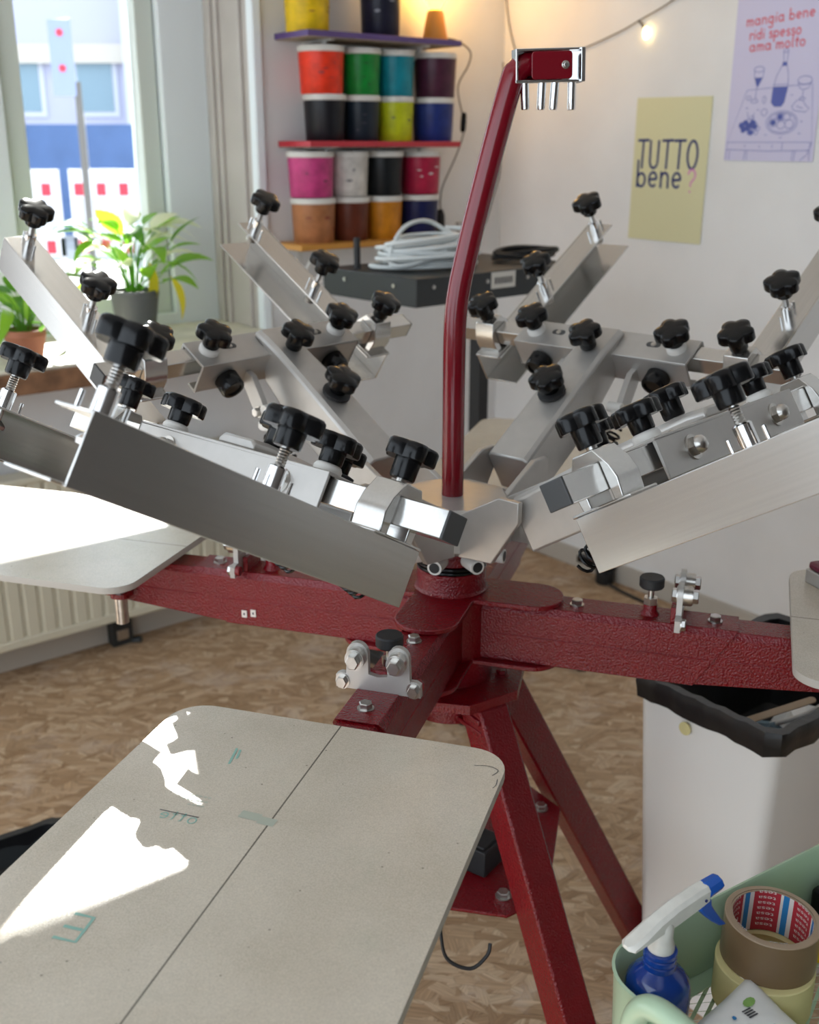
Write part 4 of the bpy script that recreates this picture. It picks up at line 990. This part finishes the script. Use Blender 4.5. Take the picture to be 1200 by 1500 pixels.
# tape rolls
def roll(name, label, loc, r1, r0, h, keys, tilt=0):
    t = thing(name, label, 'tape', loc, 0, 'tape rolls'); t.rotation_euler = (R(tilt), R(tilt * .6), 0)
    n = 56
    MB().use(keys[0]).lathe([(r1, .0008), (r1, h - .0008)], n, False, False).use(keys[1]).lathe([(r0 + .002, 0), (r1 - .0008, 0), (r1, .0008)], n, False, False).lathe([(r1, h - .0008), (r1 - .0008, h), (r0 + .002, h)], n, False, False).build('tape', t)
    return t
TB = Vector((.364, .914, zb + .002))
roll('masking_tape_roll', 'cream masking tape roll lying on the tray under the brown roll', TB, .0495, .038, .048, ('tape_cream', 'tape_cream'))
bt = roll('packing_tape_roll', 'brown packing tape roll with a printed core stacked on the cream roll', TB + Vector((.004, .006, .0485)), .0475, .0395, .050, ('tape_brown', 'tape_edge'), 1.2)
MB().use('tape_edge').lathe([(.0415, .0), (.0415, .0495), (.0395, .0495), (.0395, .0), (.0415, 0)], 56, False, False).build('core', bt)
M_TEXT = 'card_white'
def core_band(a0, a1, key, r=.0392, z0=.0005, z1=.049):
    b = MB().use(key); n = max(2, int((a1 - a0) / 5)); vs = []
    for i in range(n + 1):
        a = R(a0 + (a1 - a0) * i / n); vs.append((b.v((r * math.cos(a), r * math.sin(a), z0)), b.v((r * math.cos(a), r * math.sin(a), z1))))
    for p, q in zip(vs, vs[1:]): b.face([p[0], q[0], q[1], p[1]])
    return b.build('core_print', bt)
per = 60
fc = bpy.data.curves.new('core_text', 'FONT'); fc.body = 'tesa'; fc.size = 1; fc.fill_mode = 'FRONT'; fc.extrude = 0
fo = bpy.data.objects.new('core_text', fc); C.objects.link(fo)
dg = bpy.context.evaluated_depsgraph_get(); dg.update()
tm = bpy.data.meshes.new_from_object(fo.evaluated_get(dg)); bpy.data.objects.remove(fo)
tv = [v.co.copy() for v in tm.vertices]; tf_ = [list(p.vertices) for p in tm.polygons]
tx0, tx1 = min(v.x for v in tv), max(v.x for v in tv)
for k in range(6):
    c0 = 20 + k * per
    core_band(c0 - 20, c0 + 20, 'card_red'); core_band(c0 + 20, c0 + 27, 'card_white'); core_band(c0 + 27, c0 + 36, 'card_blue'); core_band(c0 + 36, c0 + 40, 'card_white')
    b = MB().use('card_white')
    for row in range(7):
        h_ = .0062; z_ = .0045 + row * .0068
        wd = R(27) * .0388 / (tx1 - tx0)
        vs = []
        for v in tv:
            a = R(c0) + (-(v.x - (tx0 + tx1) / 2) * wd / .0388) * -1     # reads upside down from the viewer, as the roll lies
            vs.append(b.v((.0389 * math.cos(a), .0389 * math.sin(a), z_ + .005 - v.y * h_ * 1.0)))
        for f in tf_: b.face([vs[i] for i in f])
    b.build('core_lettering', bt)
# spray bottle
sb = thing('spray_bottle', 'blue spray bottle with a milky white trigger head standing in the mint tray', 'bottle', (.2395, .8545, zb + .002), rzt); sb.scale = (1.02, 1.02, .9)
MB().use('bottle_blue').lathe([(.026, 0), (.030, .003), (.031, .008), (.031, .078), (.029, .088), (.023, .097), (.0155, .103), (.0135, .106)], 32).build('body', sb)
b = MB().use('bottle_blue'); n = 40
for z0, z1 in ((.104, .112), (.1125, .120), (.1205, .127)):
    kr = lambda r, z: [(r * (1 + (.02 if i % 2 else 0)) * math.cos(2 * PI * i / n), r * (1 + (.02 if i % 2 else 0)) * math.sin(2 * PI * i / n), z) for i in range(n)]
    b.loft([kr(.0145, z0), kr(.0155, z0 + .001), kr(.0155, z1 - .001), kr(.0145, z1)])
b.build('collar', sb)
b = MB().use('spray_white').lathe([(.0125, .127), (.0125, .133), (.0105, .140), (.0105, .158), (.008, .164)], 24)
b.build('neck', sb)
b = MB().use('spray_white')
def hs(x, w, z0, z1): return [(x, -w, z0), (x, w, z0), (x, w * 1.0, z1 - .004), (x, w * .6, z1), (x, -w * .6, z1), (x, -w, z1 - .004)]
b.loft([hs(-.046, .004, .1485, .1530), hs(-.042, .009, .148, .155), hs(-.028, .0095, .1505, .161), hs(-.010, .0088, .153, .170), hs(.012, .0085, .156, .1775), hs(.04, .0085, .163, .183), hs(.052, .0085, .167, .184)])
b.build('trigger_head', sb, bevel=.0015, smooth=40)
MB().use('trigger_blue').cyl((.052, 0, .1755), (.071, 0, .1785), .0095, 8, .0085).build('nozzle', sb, bevel=.0012)
b = MB().use('trigger_blue')
pr = [(.047, .166), (.058, .165), (.059, .157), (.064, .148), (.074, .132), (.084, .1195), (.073, .1225), (.061, .134), (.050, .147), (.044, .156)]
b.prism(pr, -.006, .006, 'y'); b.build('trigger', sb, bevel=.0018)
MB().use('ink_navy').cyl((.045, -.0105, .172), (.045, -.0095, .172), .0016, 10).build('pivot_pin', sb)
# wipes packet
pk = thing('wipes_packet', 'white wipes packet with a green leaf print lying in the mint tray', 'packet', (.317, .817, zb + .026), rzt + R(8)); pk.rotation_euler = (R(20), R(-4), rzt + R(8))
b = MB().use('pack'); nx_, ny_ = 12, 8
def pz(u_, v_): return .022 * (max(0, 1 - abs(u_) ** 3) * max(0, 1 - abs(v_) ** 3)) ** .5 + .002 * math.sin(5 * u_ + 3 * v_)
top = [[b.v((u_ / nx_ * .065, v_ / ny_ * .045, .004 + pz(u_ / nx_, v_ / ny_))) for u_ in range(-nx_, nx_ + 1)] for v_ in range(-ny_, ny_ + 1)]
bot = [[b.v((u_ / nx_ * .065, v_ / ny_ * .045, .0005)) for u_ in range(-nx_, nx_ + 1)] for v_ in range(-ny_, ny_ + 1)]
for j in range(2 * ny_):
    for i in range(2 * nx_):
        b.face([top[j][i], top[j][i + 1], top[j + 1][i + 1], top[j + 1][i]]); b.face([bot[j + 1][i], bot[j + 1][i + 1], bot[j][i + 1], bot[j][i]])
for j in range(2 * ny_):
    b.face([top[j][0], top[j + 1][0], bot[j + 1][0], bot[j][0]]); b.face([top[j + 1][-1], top[j][-1], bot[j][-1], bot[j + 1][-1]])
for i in range(2 * nx_):
    b.face([top[0][i + 1], top[0][i], bot[0][i], bot[0][i + 1]]); b.face([top[-1][i], top[-1][i + 1], bot[-1][i + 1], bot[-1][i]])
b.build('wrapper', pk, smooth=60)
def print_patch(key, pts, name):
    b = MB().use(key); b.face([b.v((x, y, .0055 + pz(x / .065, y / .045))) for x, y in pts]); b.build(name, pk)
print_patch('green_print', [(.030 + .009 * math.cos(a_) * 1.0, .026 + .0045 * math.sin(a_)) for a_ in [i * PI / 5 for i in range(10)]], 'leaf_print')
for k in range(4): print_patch('ink_dark', [(.012, .024 - k * .0026), (.024, .022 - k * .0026), (.024, .0205 - k * .0026), (.012, .0225 - k * .0026)], 'small_print')
for x, y, r_ in ((.0, .024, .0022), (-.006, .014, .0016), (.026, -.006, .004), (-.03, .02, .0015)):
    print_patch('card_blue', [(x + r_ * math.cos(i * PI / 4), y + r_ * math.sin(i * PI / 4)) for i in range(8)], 'dot_print')
tag(MB().use('yellow_card').box(-.02, .03, -.035, .03, 0, .018).use('ink_dark').box(-.0, .02, -.03, -.026, .018, .0184).box(-.01, .02, -.02, -.017, .018, .0184).build('yellow_card_box', loc=(.468, .975, zb + .002), rot=(0, 0, rzt + R(30))), 'yellow card box at the right edge of the mint tray', 'box')
tag(MB().use('black').box(-.02, .03, -.012, .012, 0, .05).build('black_clip', loc=(.474, 1.028, zb + .002), rot=(0, 0, rzt), bevel=.004), 'black clip leaning at the back of the mint tray beside the yellow box', 'clip')
